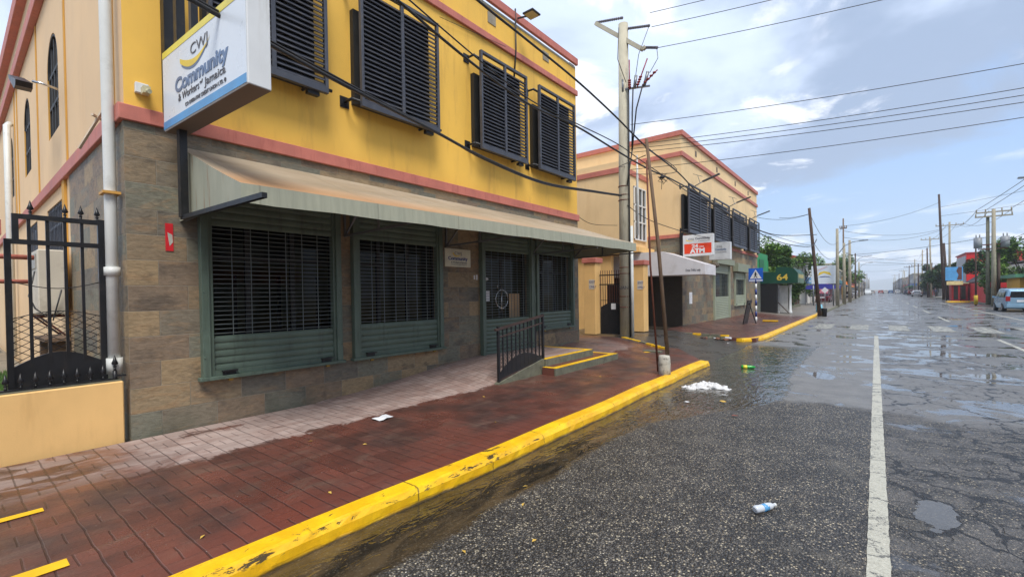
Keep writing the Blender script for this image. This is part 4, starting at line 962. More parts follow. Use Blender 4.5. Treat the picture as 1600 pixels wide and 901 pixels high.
# wing with the tall window
WG = MB().box(-9, -1.47, -2.45, .0, 3.4, 6.55).build('wing', BEI3, B2)
MB().box(-9, -1.42, -2.50, -.0, 6.55, 6.75).build('band', PINK, WG); MB().box(-9, -1.46, -2.44, 0, 6.75, 7.0).build('parapet', BEI3, WG)
w = MB().box(-1.469, -1.45, -1.5, -.35, 3.95, 6.15).build('window', plain('wing glass', (.02, .025, .028), .1), WG)
fr = MB()
for k in range(4): yy = -1.5+1.15*k/3; fr.box(-1.45, -1.40, yy-.03, yy+.03, 3.95, 6.15)
for zz in (3.97, 4.7, 5.4, 6.13): fr.box(-1.451, -1.401, -1.53, -.32, zz-.025, zz+.025)
fr.build('window_frame', WHT, w)
MB().box(-1.5, -1.15, -1.75, -.1, 3.42, 3.62).box(-9, -1.45, -2.6, -.1, 3.32, 3.42).build('balcony_ledge', BEI2, WG)
MB().face([(-9, -2.44, .2), (-2.3, -2.44, .2), (-2.3, -2.44, 3.4), (-9, -2.44, 3.4)]).box(-2.3, -2.05, -2.44, -2.2, .2, 3.4).build('lower_wall', BEI2, WG, fix=False)
# white drive-through awning
AW2 = MB().prism([(-3.2, 2.45), (1.33, 2.42), (1.33, 2.80), (-.3, 3.38), (-3.2, 3.42)], 'y', -1.52, -.06).build('drive_awning', paint('dusty white vinyl', lin((206, 204, 206)), .5, .04, lin((170, 160, 150)), .3), B2)
text('Drive THRU only', .13, TXG, (.62, -1.523, 2.55), (1, 0, 0), (0, 0, 1), AW2, .002, width=.55)
# bracket street lamps over the shutters
for i, (y0_, nm) in enumerate(((1.4, 'first'), (7.6, 'second'), (13.2, 'third'))):
    l_ = thing('wall_lamp', 'slim solar lamp on an arm above the peach building shutters, %s from the driveway' % nm, 'lamp', (B2X, B2Y+y0_, 6.35), 0, 'solar lamps on the peach facade')
    MB().tube([(0, 0, 0), (.5, 0, .22)], .022, 6).build('arm', GREYM, l_); MB().beam((.45, 0, .2), (1.15, 0, .42), .18, .04).build('lamp_head', paint('dark lamp casing', lin((70, 72, 76)), .4), l_); MB().beam((.35, 0, .14), (.25, 0, .5), .02, .02).beam((.05, 0, .6), (.45, 0, .42), .02, .02).build('strut', GREYM, l_)
# ATM sign and second sign
at = thing('atm_sign', 'white and red 24 hour ATM sign projecting from the peach building corner', 'sign', (-6.22, 19.2, 3.22))
MB().box(0, 1.18, 0, .2, 0, .86).build('sign_box', plain('white sign casing', lin((206, 208, 208)), .4), at, .008); MB().box(.06, 1.12, -.006, -.001, .10, .50).build('red_panel', ORNG, at)
MB().box(-.14, -.0, .02, .12, -.15, 1.0).build('support', BLK, at)
text('24', .19, WHT, (.36, -.0065, .335), fr_, fu_, at, .008, width=.25); text('HOUR', .06, WHT, (.64, -.0065, .345), fr_, fu_, at, .002, width=.2); text('ATM', .24, WHT, (.28, -.0065, .125), fr_, fu_, at, .014, width=.58)
text('CWJ', .10, TXG, (.22, -.003, .65), fr_, fu_, at, 0, width=.22); text('Community', .12, TXG, (.50, -.003, .66), fr_, fu_, at, .003, width=.58); text('& Workers of Jamaica', .045, TXG, (.62, -.003, .58), fr_, fu_, at, width=.45)
panel(swoosh(.27, .70, .16, .10, .04), SYEL, (0, 0, 0), fr_, fu_, at, 'emblem', .0035)
s2 = thing('box_sign', 'square white credit union sign behind the ATM sign', 'sign', (-6.30, 22.0, 3.2))
MB().box(.35, 1.24, 0, .3, 0, .78).build('sign_box', plain('white sign casing', lin((206, 208, 208)), .4), s2, .008); MB().box(0, .36, .1, .2, .3, .4).box(0, .36, .1, .2, .6, .7).build('bracket', BLK, s2)
text('Community', .13, TXT, (.62, -.003, .42), fr_, fu_, s2, .003, sx=.75); text('CWJ', .11, TXG, (.68, -.003, .55), fr_, fu_, s2); text('& Workers of Jamaica', .05, TXG, (.64, -.003, .32), fr_, fu_, s2)
panel(swoosh(.62, .42, .2, .16, .05, 100, 260), SYEL, (0, 0, 0), fr_, fu_, s2, 'emblem', .0035)

# gate pillars and pedestrian gate
def gpillar(x, y, z, nm, lab):
    t = thing('gate_pillar', lab, 'pillar', (x, y, z), 0, 'beige gate pillars by the driveway')
    MB().box(-.22, .22, 0, .42, 0, 2.45).build('shaft', BEI2, t, .01); MB().box(-.27, .27, -.05, .47, 2.45, 2.62).build('cap', PINK, t, .01)
    MB().box(-.02, .19, -.008, -.001, 1.55, 1.88).build('notice', plain('pale sign tile', lin((206, 196, 180)), .6), t)
    text('EXIT', .11, NAVY, (-.0, -.010, 1.76), (1, 0, 0), (0, 0, 1), t); text('ONLY', .10, NAVY, (-.0, -.010, 1.60), (1, 0, 0), (0, 0, 1), t)
    return t
gpillar(-7.72, 14.02, .36, 0, 'beige gate pillar with pink cap next to the yellow building'); t2 = gpillar(-6.84, 16.05, .33, 1, 'beige gate pillar with pink cap across the driveway, right of the concrete pole')
MB().box(-.235, -.222, .02, .06, 1.4, 1.65).box(-.235, -.222, .02, .06, .95, 1.15).box(-.235, -.222, .02, .06, .3, .5).build('hinge', BLK, t2)
pg = thing('pedestrian_gate', 'black spiked iron gate with solid arched lower panel between pillar and concrete pole', 'gate', (-7.45, 14.3, .36), R(8))
for k in range(11): MB().box(.08*k, .08*k+.018, -.01, .01, .9 if k else .05, 2.18).build('bar', RUSTM, pg)
MB().box(-.03, .9, -.015, .015, 2.0, 2.04).box(-.03, .9, -.015, .015, 1.68, 1.72).box(0, .86, -.012, .012, 1.15, 1.17).build('rail', BLK, pg)
MB().prism([(0, .0), (.85, .0), (.85, .92)]+[(.85-.85*i/12, .92+.17*math.sin(math.pi*i/12)) for i in range(1, 12)]+[(0, .92)], 'y', -.014, .014).build('solid_panel', BLK, pg); MB().box(.38, .54, -.02, -.015, .85, 1.05).build('notice', PAPER, pg)
MB().box(.18, .72, .15, .19, .3, 1.68).build('inner_screen', BLACKP, pg)

# ------------------------------------------------------------------ poles and wires
def wire(pts, r, lab, cat='cable', sag=0, n=18, group=None, name='overhead_wire', mat=None):
    P = [Vector(p) for p in pts]
    if len(P) == 2:
        P = [P[0].lerp(P[1], i/n)-Vector((0, 0, sag*4*(i/n)*(1-i/n))) for i in range(n+1)]
    else:
        Q = []
        for i in range(len(P)-1):
            p0 = P[max(i-1, 0)]; p1 = P[i]; p2 = P[i+1]; p3 = P[min(i+2, len(P)-1)]
            for k in range(6):
                t = k/6; Q.append(.5*((2*p1)+(-p0+p2)*t+(2*p0-5*p1+4*p2-p3)*t*t+(-p0+3*p1-3*p2+p3)*t**3))
        P = Q+[P[-1]]
    o = Vector(P[0]); b = MB().tube([p-o for p in P], r, 6); q = b.build(name, mat or WIRE); q.location = o
    return tag(q, lab, cat, group)
CP = thing('utility_pole', 'tall pale concrete utility pole with crossarm at the end of the yellow building', 'utility pole', (-6.47, 14.15, .33))
MB().tube([(0, 0, -.05), (.01, 0, 5), (.04, 0, 10.2)], [.185, .175, .155], 20).build('shaft', CONC, CP)
b = MB()
for zz in (1.3, 2.05, 2.25, .95, 4.45, 4.62, 4.9): b.tube([(0, 0, zz), (0, 0, zz+.03)], .186, 16)
b.build('strap', RUSTM, CP)
MB().beam((-.95, 0, 10.6), (.70, -.02, 9.15), .12, .12).beam((.70, -.02, 9.15), (.80, -.02, 9.2), .1, .1).build('crossarm', CONC, CP)
ins = [((-.92, 0, 10.62), (.62, .05, 10.22)), ((.2, 0, 9.98), (.93, .05, 9.8)), ((.75, 0, 9.2), (1.12, .08, 9.07))]
for p, q in (((-.92, 0, 10.62), (.0, .0, 10.42)), ((.2, 0, 10.0), (.90, .0, 9.83)), ((.75, 0, 9.2), (1.15, .0, 9.06))):
    b = MB(); p = Vector(p); q = Vector(q); n = 12
    for k in range(n): c0 = p.lerp(q, (k+.25)/n); c1 = p.lerp(q, (k+.7)/n); b.tube([c0, c1], .045, 8)
    b.tube([p, q], .016, 6).sphere(q, .05, None, 6); b.build('insulator', plain('grey insulator', lin((96, 92, 100)), .35), CP)
b = MB().beam((0, -.1, 8.05), (.95, -.1, 7.9), .05, .05)
for xx, m in ((.06, 0), (.45, 1), (.78, 2)): b.tube([(xx, -.12, 7.95), (xx+.06*m, -.12, 8.35)], .05, 8)
b.build('fuse_bracket', GREYM, CP)
for xx, top_, sl in ((.30, 8.9, 0), (.55, 8.75, .35), (.72, 8.3, .5)):
    b = MB().tube([(xx, -.15, 7.95), (xx+sl, -.15, top_)], .02, 6)
    for k in range(4): z_ = 8.02+k*.07; b.tube([(xx+sl*(z_-7.95)/(top_-7.95), -.15, z_), (xx+sl*(z_-7.95)/(top_-7.95), -.15, z_+.03)], .055, 8)
    b.build('cable_head', plain('dull red insulator', lin((136, 40, 44)), .4), CP)
MB().tube([(.25, -.12, 8.0), (.23, -.1, 6), (.22, -.1, 3.0), (.21, -.1, 0)], .026, 6).tube([(.42, -.15, 8.0), (.36, -.1, 7.2), (.33, -.08, 6)], .022, 6).tube([(.75, -.15, 8.0), (.5, -.1, 7.3), (.33, -.08, 6)], .022, 6).tube([(.0, -.25, 10), (-.05, -.25, 9), (.2, -.2, 8.2)], .012, 5).tube([(.33, -.08, 6.0), (.20, -.2, 4.9)], .02, 6).tube([(.9, .0, 9.8), (.6, -.1, 9.0), (.5, -.12, 8.35)], .01, 5).tube([(1.15, 0, 9.05), (1.2, -.05, 8.7), (.95, -.1, 8.3)], .01, 5).build('riser_cable', WIRE, CP)
MB().tube([(.25, -.02, 0), (.25, -.02, 3.6)], .052, 10).build('conduit', PVC, CP); MB().tube([(.40, .1, 3.3), (.42, .1, 5.2), (.42, .1, 5.9)], [.04, .04, .02], 8).build('conduit', PVC, CP)
text('SIAN', .16, plain('stencil grey', lin((60, 66, 74)), .7), (-.14, -.195, 1.55), (1, 0, 0), (0, 0, 1), CP)
WP = thing('utility_pole', 'leaning weathered wooden pole standing in a white concrete stub near the kerb', 'utility pole', (-3.3, 9.0, .13))
MB().tube([(.06, .05, .2), (-.12, .05, 2.6), (-.34, .05, 4.75)], [.040, .036, .030], 10).build('shaft', WOOD2, WP)
MB().tube([(-.12, -.03, .05), (-.26, -.02, 2.2), (-.32, 0, 4.3)], [.022, .02, .018], 8).build('rusty_pipe', RUSTM, WP)
b = MB()
for i in range(12): a = 2*math.pi*i/12; 
b.lathe([(.13, -.05), (.118, .1), (.126, .22), (.115, .33), (.10, .375), (.05, .38)], (0, 0), 9); b.build('concrete_stub', paint('flaking whitewash', lin((176, 172, 160)), .8, .1, lin((70, 66, 62)), .9, 6, .8), WP)
wire([(-5.0, .6, 4.72), (-5.08, 1.48, 4.61), (-5.2, 3.0, 4.44), (-5.45, 4.9, 4.36), (-5.68, 6.4, 4.30), (-6.1, 8.95, 4.38), (-6.18, 11.47, 4.62), (-6.45, 13.9, 4.93)], .024, 'thick twisted black cable passing in front of the projecting sign to the concrete pole')
wire([(-5.02, .6, 4.80), (-5.10, 1.48, 4.66), (-5.21, 3.0, 4.49), (-5.46, 4.9, 4.38), (-5.70, 6.4, 4.28), (-6.08, 8.95, 4.34), (-6.16, 11.47, 4.58), (-6.45, 13.9, 4.90)], .014, 'thinner black cable twisted with the thick one in front of the sign')
wire([(-5.0, 2.0, 6.1), (-5.0, 3.91, 5.72), (-5.0, 4.72, 5.55), (-5.1, 5.8, 5.46), (-5.2, 7.23, 5.40), (-5.15, 8.79, 5.44), (-5.0, 10.6, 5.27), (-4.95, 12.4, 5.2), (-4.8, 16.0, 5.15), (-4.4, 28, 4.55), (-3.2, 33, 4.4), (-3.06, 36.5, 5.1)], .021, 'black cable crossing the upper shutters to the far dark pole')
wire([(-5.0, 2.0, 6.22), (-5.0, 3.91, 5.86), (-5.0, 4.72, 5.70), (-5.1, 5.8, 5.60), (-5.2, 7.23, 5.50), (-5.15, 8.79, 5.50), (-5.0, 10.6, 5.45), (-4.95, 12.4, 5.3), (-4.7, 17.0, 4.9), (-4.4, 24, 4.65), (-3.2, 33, 4.5), (-3.06, 36.5, 5.2)], .012, 'thin black cable just above the one crossing the upper shutters')
wire([(-5.0, 3.5, 6.7), (-5.0, 5.5, 6.50), (-5.0, 6.78, 6.43), (-5.0, 8.6, 6.32), (-5.0, 10.44, 6.11), (-5.0, 12.43, 5.82), (-5.0, 15.07, 5.63), (-5.0, 17.9, 5.24), (-4.7, 22, 4.9), (-4.2, 28, 4.75), (-3.06, 36.5, 5.45)], .022, 'black cable hanging from above the roofline past the concrete pole')
wire([(-3.66, 9.05, 4.7), (-4.2, 12.5, 5.0), (-6.2, 14.1, 5.6)], .010, 'slack drop wire between wooden pole and concrete pole')
wire([(-6.4, 14.1, 5.9), (-5.4, 11.5, 5.15), (-3.66, 9.05, 4.55)], .009, 'sagging thin wire from concrete pole to wooden pole')
wire([(-6.7, 14.1, 4.0), (-6.85, 12.6, 3.9), (-6.86, 11.6, 4.1)], .008, 'thin service wire dropping to the end of the yellow building')
wire([(-6.3, 14.0, 4.6), (-6.0, 15.5, 4.2), (-5.2, 19.0, 3.9), (-5.3, 24, 4.4)], .012, 'low service wire running to the peach building')
kn = thing('cable_splice', 'tangled black cable splice hanging beside the wooden pole', 'cable', (-4.85, 13.2, 5.1))
b = MB(); 
for i in range(7):
    a = i*.9; b.tube([(0, 0, 0), (.18*math.cos(a), .1, .16*math.sin(a)), (.05*math.sin(a), .05, -.15*math.cos(a*2)-.05)], .009, 5)
b.sphere((0, 0, 0), .06, None, 6, (1.6, 1, .8)).tube([(0, 0, 0), (-.02, 0, -.35)], .008, 5).build('splice', WIRE, kn)
for i, (z0, z1, x0, y0) in enumerate(((10.58, 10.5, -5.55, 14.2), (10.12, 10.0, -5.5, 14.2), (9.4, 9.3, -5.3, 14.2), (7.2, 7.0, -6.2, 14.1), (6.55, 6.5, -6.2, 14.1), (6.42, 6.3, -6.2, 14.1), (6.3, 6.1, -6.2, 14.1), (5.75, 5.9, -6.2, 14.1))):
    wire([(x0, y0, z0), (9.6, 17.4, z1+.25)], .009, 'span wire crossing the street from the concrete pole, %s from the top' % ('topmost', 'second', 'third', 'fourth', 'fifth', 'sixth', 'seventh', 'lowest')[i], 'cable', .25, group='wires spanning the street from the concrete pole')
# pole across the street, outside the photo, that carries these wires
op = thing('utility_pole', 'concrete pole across the street that receives the span wires', 'utility pole', (9.7, 17.4, .13)); MB().tube([(0, 0, 0), (0, 0, 10.9)], [.2, .15], 12).build('shaft', CONC, op)

def upole(x, y, h, r, mat, lab, lean=(0, 0), arm=None, lamp=None, name='utility_pole', trans=None):
    t = thing(name, lab, 'utility pole', (x, y, .12))
    top = Vector((lean[0], lean[1], h)); r *= .72
    if mat is CONC: mat = paint('grey pole concrete', lin((150, 143, 124)), .8, .12, lin((92, 84, 72)), .5, 3, .5, streak=True)
    MB().tube([(0, 0, -.1), top*.5, top], [r, r*.85, r*.68], 10).build('shaft', mat, t)
    if arm:
        for az, aw_ in arm:
            b = MB().beam((lean[0]*az/h-aw_, 0, az), (lean[0]*az/h+aw_, 0, az), .12, .12)
            for k in (-.95, -.45, .45, .95): b.tube([(lean[0]*az/h+aw_*k, 0, az+.05), (lean[0]*az/h+aw_*k, 0, az+.32)], .05, 6)
            b.build('crossarm', mat, t)
    if lamp:
        MB().tube([(lean[0]*.7, 0, lamp), (lean[0]*.7+.6, 0, lamp+.9), (lean[0]*.7+1.3, 0, lamp+1.25), (lean[0]*.7+1.9, 0, lamp+1.3)], .04, 6).build('lamp_arm', GREYM, t); MB().beam((lean[0]*.7+1.8, 0, lamp+1.3), (lean[0]*.7+2.5, 0, lamp+1.33), .22, .09).build('lamp_head', GREYM, t)
    return t
upole(-2.95+.02, 36.6, 7.15, .17, WOOD, 'dark leaning wooden pole at the end of the yellow kerb', (-.55, 0))
upole(-3.07, 57.5, 7.9, .24, CONC, 'pale concrete pole beyond the dark leaning pole', (0, 0), lamp=5.2)
upole(-3.0, 68.5, 7.3, .28, CONC, 'pale concrete pole with yellowed base behind the first concrete pole')
upole(-3.1, 69.6, 10.4, .15, WOOD2, 'tall thin wooden pole rising above the two concrete poles', arm=((9.2, .35),))
upole(-2.85, 80, 8.6, .30, CONC, 'stout concrete pole third in the left row')
upole(-3.0, 108, 8.5, .2, WOOD, 'dark wooden pole far down the left pavement', lamp=6.6)
upole(-3.0, 132, 8.0, .25, CONC, 'concrete lamp pole far down the left pavement', lamp=6.4)
for i in range(7): upole(-3.1, 165+i*32, 8+random.uniform(-1, 1), .2, WOOD if i % 2 else CONC, 'distant utility pole on the left beyond the orange shade', group_ if False else (0, 0))
for o in [o for o in bpy.data.objects if o.get('label') == 'distant utility pole on the left beyond the orange shade']: o['group'] = 'distant poles on the left side'
# right side poles
dp = upole(8.7, 62, 9.0, .27, CONC, 'pair of pale concrete poles carrying transformers above the minivan', arm=((8.75, 1.2), (8.35, 1.25)))
MB().tube([(-.36, .2, 0), (-.36, .2, 8.3)], [.16, .12], 10).build('shaft', CONC2, dp); MB().tube([(.36, .3, 0), (.36, .3, 4.9)], [.14, .12], 10).build('shaft', WOOD, dp)
for xx in (-1.05, .75): MB().tube([(xx, 0, 5.4), (xx, 0, 6.4)], .30, 12).tube([(xx-.12, 0, 6.4), (xx-.12, 0, 6.7)], .05, 6).tube([(xx+.12, 0, 6.4), (xx+.12, 0, 6.7)], .05, 6).build('transformer', paint('transformer grey', lin((130, 134, 138)), .5), dp)
MB().beam((-1.05, 0, 5.3), (.9, 0, 5.3), .1, .1).beam((-1.05, 0, 5.7), (.9, 0, 5.7), .1, .1).build('platform', RUSTM, dp)
upole(7.75, 64, 5.9, .12, WOOD, 'slim dark post with a yellow foot left of the transformer poles'); MB().tube([(0, 0, 0), (0, 0, .9)], .15, 8).build('painted_foot', plain('yellow foot paint', lin((200, 170, 40)), .6), [o for o in bpy.data.objects if o.get('label', '').startswith('slim dark post')][0])
upole(7.9, 93, 15.6, .26, WOOD, 'very tall dark wooden pole on the right', (-.5, 0)); upole(8.4, 94, 8.4, .28, WOOD, 'dark pole stump leaning on the very tall wooden pole', (-.4, 0))
upole(8.9, 97, 11.8, .24, CONC, 'concrete pole with crossarm just right of the tall wooden pole', arm=((11.3, 1.6),))
rp_ = [(8.3, 118, 11.5, CONC, 1), (8.0, 121, 9.6, WOOD, 0), (8.6, 125, 6.8, WOOD, 0), (8.4, 142, 10.6, CONC, 0), (8.2, 150, 7.8, WOOD, 1), (8.6, 172, 10.0, CONC, 0), (8.4, 196, 9.2, WOOD, 1), (8.3, 215, 8.0, CONC, 0), (8.4, 245, 9.5, CONC, 1), (8.5, 280, 9, WOOD, 0), (8.5, 320, 9.5, CONC, 1), (8.5, 365, 9, CONC, 0)]
for i, (x, y, h, m, a) in enumerate(rp_):
    t = upole(x, y, h, .22, m, 'distant utility pole on the right beyond the white car', (random.uniform(-.5, .5), 0), arm=((h-.5, 1.3),) if a else None); t['group'] = 'distant poles on the right side'
# long wires between far poles
def span(a, c, sag, lab, r=.018, g='distant street wires'): return wire([a, c], r, lab, 'cable', sag, 14, g)
LB = 'thin wire strung between distant poles'
for k, (a, c, s_) in enumerate((((-5.0, 35, 6.6), (-3.45, 36.6, 6.9), .1), ((-3.45, 36.6, 6.9), (-3.05, 57.5, 6.6), .9), ((-3.4, 36.6, 5.3), (-3.05, 57.5, 5.2), .8), ((-6.3, 33.8, 6.7), (-3.4, 36.6, 6.9), .3), ((-3.05, 57.5, 7.5), (-3.1, 69.6, 9.8), .2), ((-3.1, 69.6, 9.0), (8.9, 97, 11.2), .9), ((-3.1, 69.6, 8.2), (7.9, 93, 10.5), .9), ((-3.1, 69.6, 6.3), (8.3, 118, 7.2), .5), ((-3.1, 69.6, 6.0), (8.7, 62, 6.6), .25), ((-3.0, 80, 6.0), (8.4, 94, 5.5), .3), ((7.6, 93, 14.6), (-3.1, 69.6, 9.6), .6), ((7.6, 93, 13.8), (30, 70, 15.5), .5), ((7.6, 93, 12.5), (30, 70, 13), .5), ((7.5, 62, 9.0), (8.6, 97, 11.6), .9), ((8.4, 62, 9.0), (9.8, 97, 11.6), .9), ((9.9, 62, 9.0), (10.4, 97, 11.6), .9), ((7.5, 62, 9.1), (9.4, 17.4, 10.6), .4), ((8.2, 62, 9.1), (9.6, 17.4, 10.7), .4), ((9.9, 62, 9.1), (10.2, 17.4, 10.8), .4), ((8.9, 62, 5.8), (9.7, 17.4, 7.2), .3), ((8.9, 62, 5.4), (9.7, 17.4, 6.8), .35), ((-3, 132, 7.5), (8.4, 142, 8), .4), ((-3, 108, 7.5), (8.3, 118, 8.5), .5), ((-3, 165, 7), (8.4, 172, 8), .5), ((8.5, 97, 11.4), (8.3, 118, 11.2), .4), ((9.6, 97, 11.4), (9.5, 118, 11.2), .4), ((8.3, 118, 11), (8.4, 142, 10.2), .5), ((8.4, 142, 10), (8.6, 172, 9.8), .6))):
    span(a, c, s_, LB, .014 if k < 5 else .02)
# lamp reaching in at the right edge
sl = thing('street_lamp', 'street lamp whose arm reaches in at the right edge above the wires', 'street lamp', (9.3, 46, .13)); MB().tube([(0, 0, 0), (0, 0, 8.2), (-.5, 0, 8.9), (-1.1, 0, 9.0)], [.1, .07, .05, .04], 8).build('post', GREYM, sl); MB().beam((-1.0, 0, 9.0), (-1.7, 0, 9.05), .25, .1).build('lamp_head', GREYM, sl)

# ------------------------------------------------------------------ street signs and small items
ps = thing('crossing_sign', 'blue pedestrian crossing sign on a blue and white striped post', 'sign', (-4.78, 26.0, .17))
b = MB(); 
for k in range(8): b.tube([(0, 0, .28*k), (0, 0, .28*(k+1))], .045, 10, NAVY if k % 2 else WHT, True)
b.build('striped_post', WHT, ps)
SB = plain('traffic sign blue', lin((20, 90, 190)), .4)
MB().box(-.33, .33, -.03, -.01, 2.07, 2.75).build('plate', SB, ps, .004); MB().prism([(-.27, 2.22), (.27, 2.22), (0, 2.69)], 'y', -.036, -.031).build('white_triangle', WHT, ps)
b = MB().tube([(0, -.042, 2.56), (0, -.042, 2.52)], .03, 8).beam((0, -.04, 2.51), (-.01, -.04, 2.39), .05, .008, up=(0, 1, 0)).beam((-.01, -.04, 2.39), (-.08, -.04, 2.26), .032, .008, up=(0, 1, 0)).beam((-.01, -.04, 2.39), (.07, -.04, 2.26), .032, .008, up=(0, 1, 0)).beam((0, -.04, 2.48), (.08, -.04, 2.42), .022, .008, up=(0, 1, 0)).beam((0, -.04, 2.48), (-.07, -.04, 2.41), .022, .008, up=(0, 1, 0)); b.build('walking_figure', BLACKP, ps); MB().box(-.31, .31, -.034, -.0305, 2.10, 2.16).build('white_bar', WHT, ps)
sbd = thing('sandwich_board', 'black folding board leaning beside the crossing sign post', 'sign', (-4.95, 24.6, .17))
MB().face([(-.1, -.3, 0), (-.1, .6, 0), (.1, .6, 1.15), (.1, -.3, 1.15)]).face([(-.07, -.3, 0), (-.07, .6, 0), (.13, .6, 1.15), (.13, -.3, 1.15)]).beam((-.09, -.3, 0), (.12, -.3, 1.15), .04, .03).beam((-.09, .6, 0), (.12, .6, 1.15), .04, .03).build('board', BLK, sbd); MB().beam((.4, .15, 0), (.1, .15, 1.0), .04, .04).build('prop', BLK, sbd)
MBk = MB().box(-.6, .1, -.1, .1, 0, .08); o = MBk.build('planter_kerb', YSTRIP); o.location = (-4.1, 27.3, .14); tag(o, 'short yellow kerb block behind the crossing sign post', 'kerb')
# yellow edge pieces and rubble at driveway edges
dg = thing('driveway_edging', 'broken yellow painted kerb stones along the near driveway edge', 'kerb', (-4.9, 13.0, .1))
for k in range(7): a = k*.42; MB().beam((-1.75+a*.62+.2, .85-a*.33, .17-.012*k*2), (-1.75+a*.62+.42, .75-a*.33, .16-.012*k*2), .10, .14).build('kerb_stone', YSTRIP if k != 3 else CONC2, dg)
MB().box(-.15, .35, -.9, -.72, -.05, .07).build('kerb_stone', CONC2, dg)
MB().face([(-.35, -1.05, .047), (.1, -1.12, .047), (.12, -.98, .047), (-.33, -.92, .047)]).build('painted_strip', YSTRIP, dg, fix=False)
dg2 = thing('driveway_edging', 'yellow and bare kerb stones along the far driveway edge below the dark recess', 'kerb', (-6.0, 17.45, .15))
for k in range(9): MB().box(-.9+k*.32, -.64+k*.32, -.1, .06, -.05, .13-.008*k).build('kerb_stone', YSTRIP if k in (0, 2, 3, 5, 8) else CONC2, dg2)
rbm = thing('rubble_heap', 'heap of broken pavement, litter and rags by the far driveway edge', 'rubble', (-5.0, 17.15, .02))
for k in range(26):
    x, y_ = random.uniform(-.9, 1.0), random.uniform(-.35, .3); s_ = random.uniform(.04, .12)
    m = random.choice([CONC2, CONC2, WOOD, PAPER, paint('brick lump', lin((120, 84, 66)), .8)])
    MB().box(-s_, s_, -s_*.8, s_*.8, -s_*.3, s_*.4).build('piece', m, rbm, .01).matrix_local = Matrix.Translation((x, y_, .06+random.uniform(0, .06)))@Matrix.Rotation(random.uniform(0, 3), 4, 'Z')@Matrix.Rotation(random.uniform(-.5, .5), 4, 'X')
# rag in the gutter
def blob(name, pts, mat, lab, cat, loc, seed=1, bump=.02, res=22, sq=.5):
    rnd = random.Random(seed); b = MB(); n = res
    for j in range(n+1):
        th = math.pi*.5*j/n
        for i in range(n*2):
            a = 2*math.pi*i/(n*2)
            rx, ry, rz = pts; k = 1+.22*math.sin(3*a+seed)+.12*math.sin(5*a+seed*2)+.08*math.sin(9*a+j*.9)
            b.v.append((rx*k*math.cos(a)*math.cos(th), ry*k*math.sin(a)*math.cos(th), rz*math.sin(th)*(.55+.45*math.sin(a*4+j*.7+seed)*math.cos(th)**.5+.25*math.sin(a*7-j))+rnd.uniform(-bump, bump)*.3))
    m = n*2
    for j in range(n):
        for i in range(m): b.f.append((j*m+i, j*m+(i+1) % m, (j+1)*m+(i+1) % m, (j+1)*m+i)); b.mi.append(0); b.sm.append(True)
    o = b.build(name, mat); o.location = loc; return tag(o, lab, cat)
CLOTH = paint('soaked white cloth', lin((206, 206, 206)), .5, .06, lin((140, 136, 128)), .4, 9, .6, bscale=18)
blob('rag', (.33, .24, .085), CLOTH, 'white rag lying in the gutter water near the wooden pole', 'rag', (-2.42, 8.85, .0), 2)
blob('rag', (.13, .11, .05), CLOTH, 'small crumpled end of white rag on the kerb side of the larger one', 'rag', (-2.66, 8.55, .0), 5, res=12)
bt = thing('plastic_bottle', 'clear crushed water bottle with a blue label on the near asphalt', 'bottle', (-.70, 4.08, .028), R(60))
CLR = paint('cloudy plastic', lin((190, 196, 204)), .12, .05)
MB().tube([(-.11, 0, 0), (-.10, 0, .003), (-.04, .0, 0), (.02, 0, .002), (.06, 0, 0), (.09, 0, .0), (.105, 0, 0)], [.022, .03, .029, .030, .028, .014, .012], 12).build('bottle_body', CLR, bt); MB().tube([(-.03, 0, 0), (.025, 0, .001)], .0305, 12).build('bottle_label', BLUE, bt); MB().tube([(.1, 0, 0), (.118, 0, 0)], .015, 10).build('bottle_cap', WHT, bt)
bt = thing('plastic_bottle', 'green and yellow soda bottle floating in the driveway runoff', 'bottle', (-2.28, 11.45, .035), R(20))
MB().tube([(-.14, 0, 0), (-.12, 0, 0), (.05, 0, 0), (.11, 0, 0), (.15, 0, 0)], [.03, .042, .042, .03, .014], 10).build('bottle_body', plain('green plastic', lin((30, 150, 60)), .15), bt); MB().tube([(-.1, 0, 0), (-.02, 0, 0)], .044, 10).build('bottle_label', plain('yellow label', lin((220, 210, 60)), .4), bt)
pp = MB(); 
for i in range(4):
    for j in range(4): pass
V = [(x, y_, .01+.012*math.sin(x*30+y_*20)) for x in (-.09, -.03, .03, .09) for y_ in (-.12, -.04, .04, .12)]
pp.v = V; pp.f = [(i*4+j, i*4+j+1, (i+1)*4+j+1, (i+1)*4+j) for i in range(3) for j in range(3)]; pp.mi = [0]*9; pp.sm = [True]*9
o = pp.build('paper_sheet', PAPER); o.location = (-5.16, 3.68, .135); o.rotation_euler = (0, 0, .35); tag(o, 'white sheet of paper lying on the wet red pavers', 'paper')
# leaves and grit
LF = plain('fallen leaf yellow', lin((196, 160, 70)), .6)
for i, (x, y_) in enumerate(((-3.55, 2.0), (-4.4, 2.9), (-3.8, 4.4), (-2.5, 3.3), (-2.3, 3.0), (-4.9, 5.4), (-1.9, 2.6), (-2.2, 2.2), (-5.0, 2.6), (-3.6, 1.1), (-4.2, 8.0))):
    z = .137 if x < -3.2 else .012; b = MB().face([(-.025, 0, 0), (0, -.012, .006), (.028, 0, .002), (0, .013, .008)]); o = b.build('fallen_leaf', LF, fix=False); o.location = (x, y_, z); o.rotation_euler = (.1, .1, i*1.3)
    tag(o, 'small yellow fallen leaf on the %s' % ('wet red pavement' if x < -3.2 else 'wet road by the gutter'), 'leaf', 'fallen leaves on the pavement' if x < -3.2 else 'fallen leaves on the road')

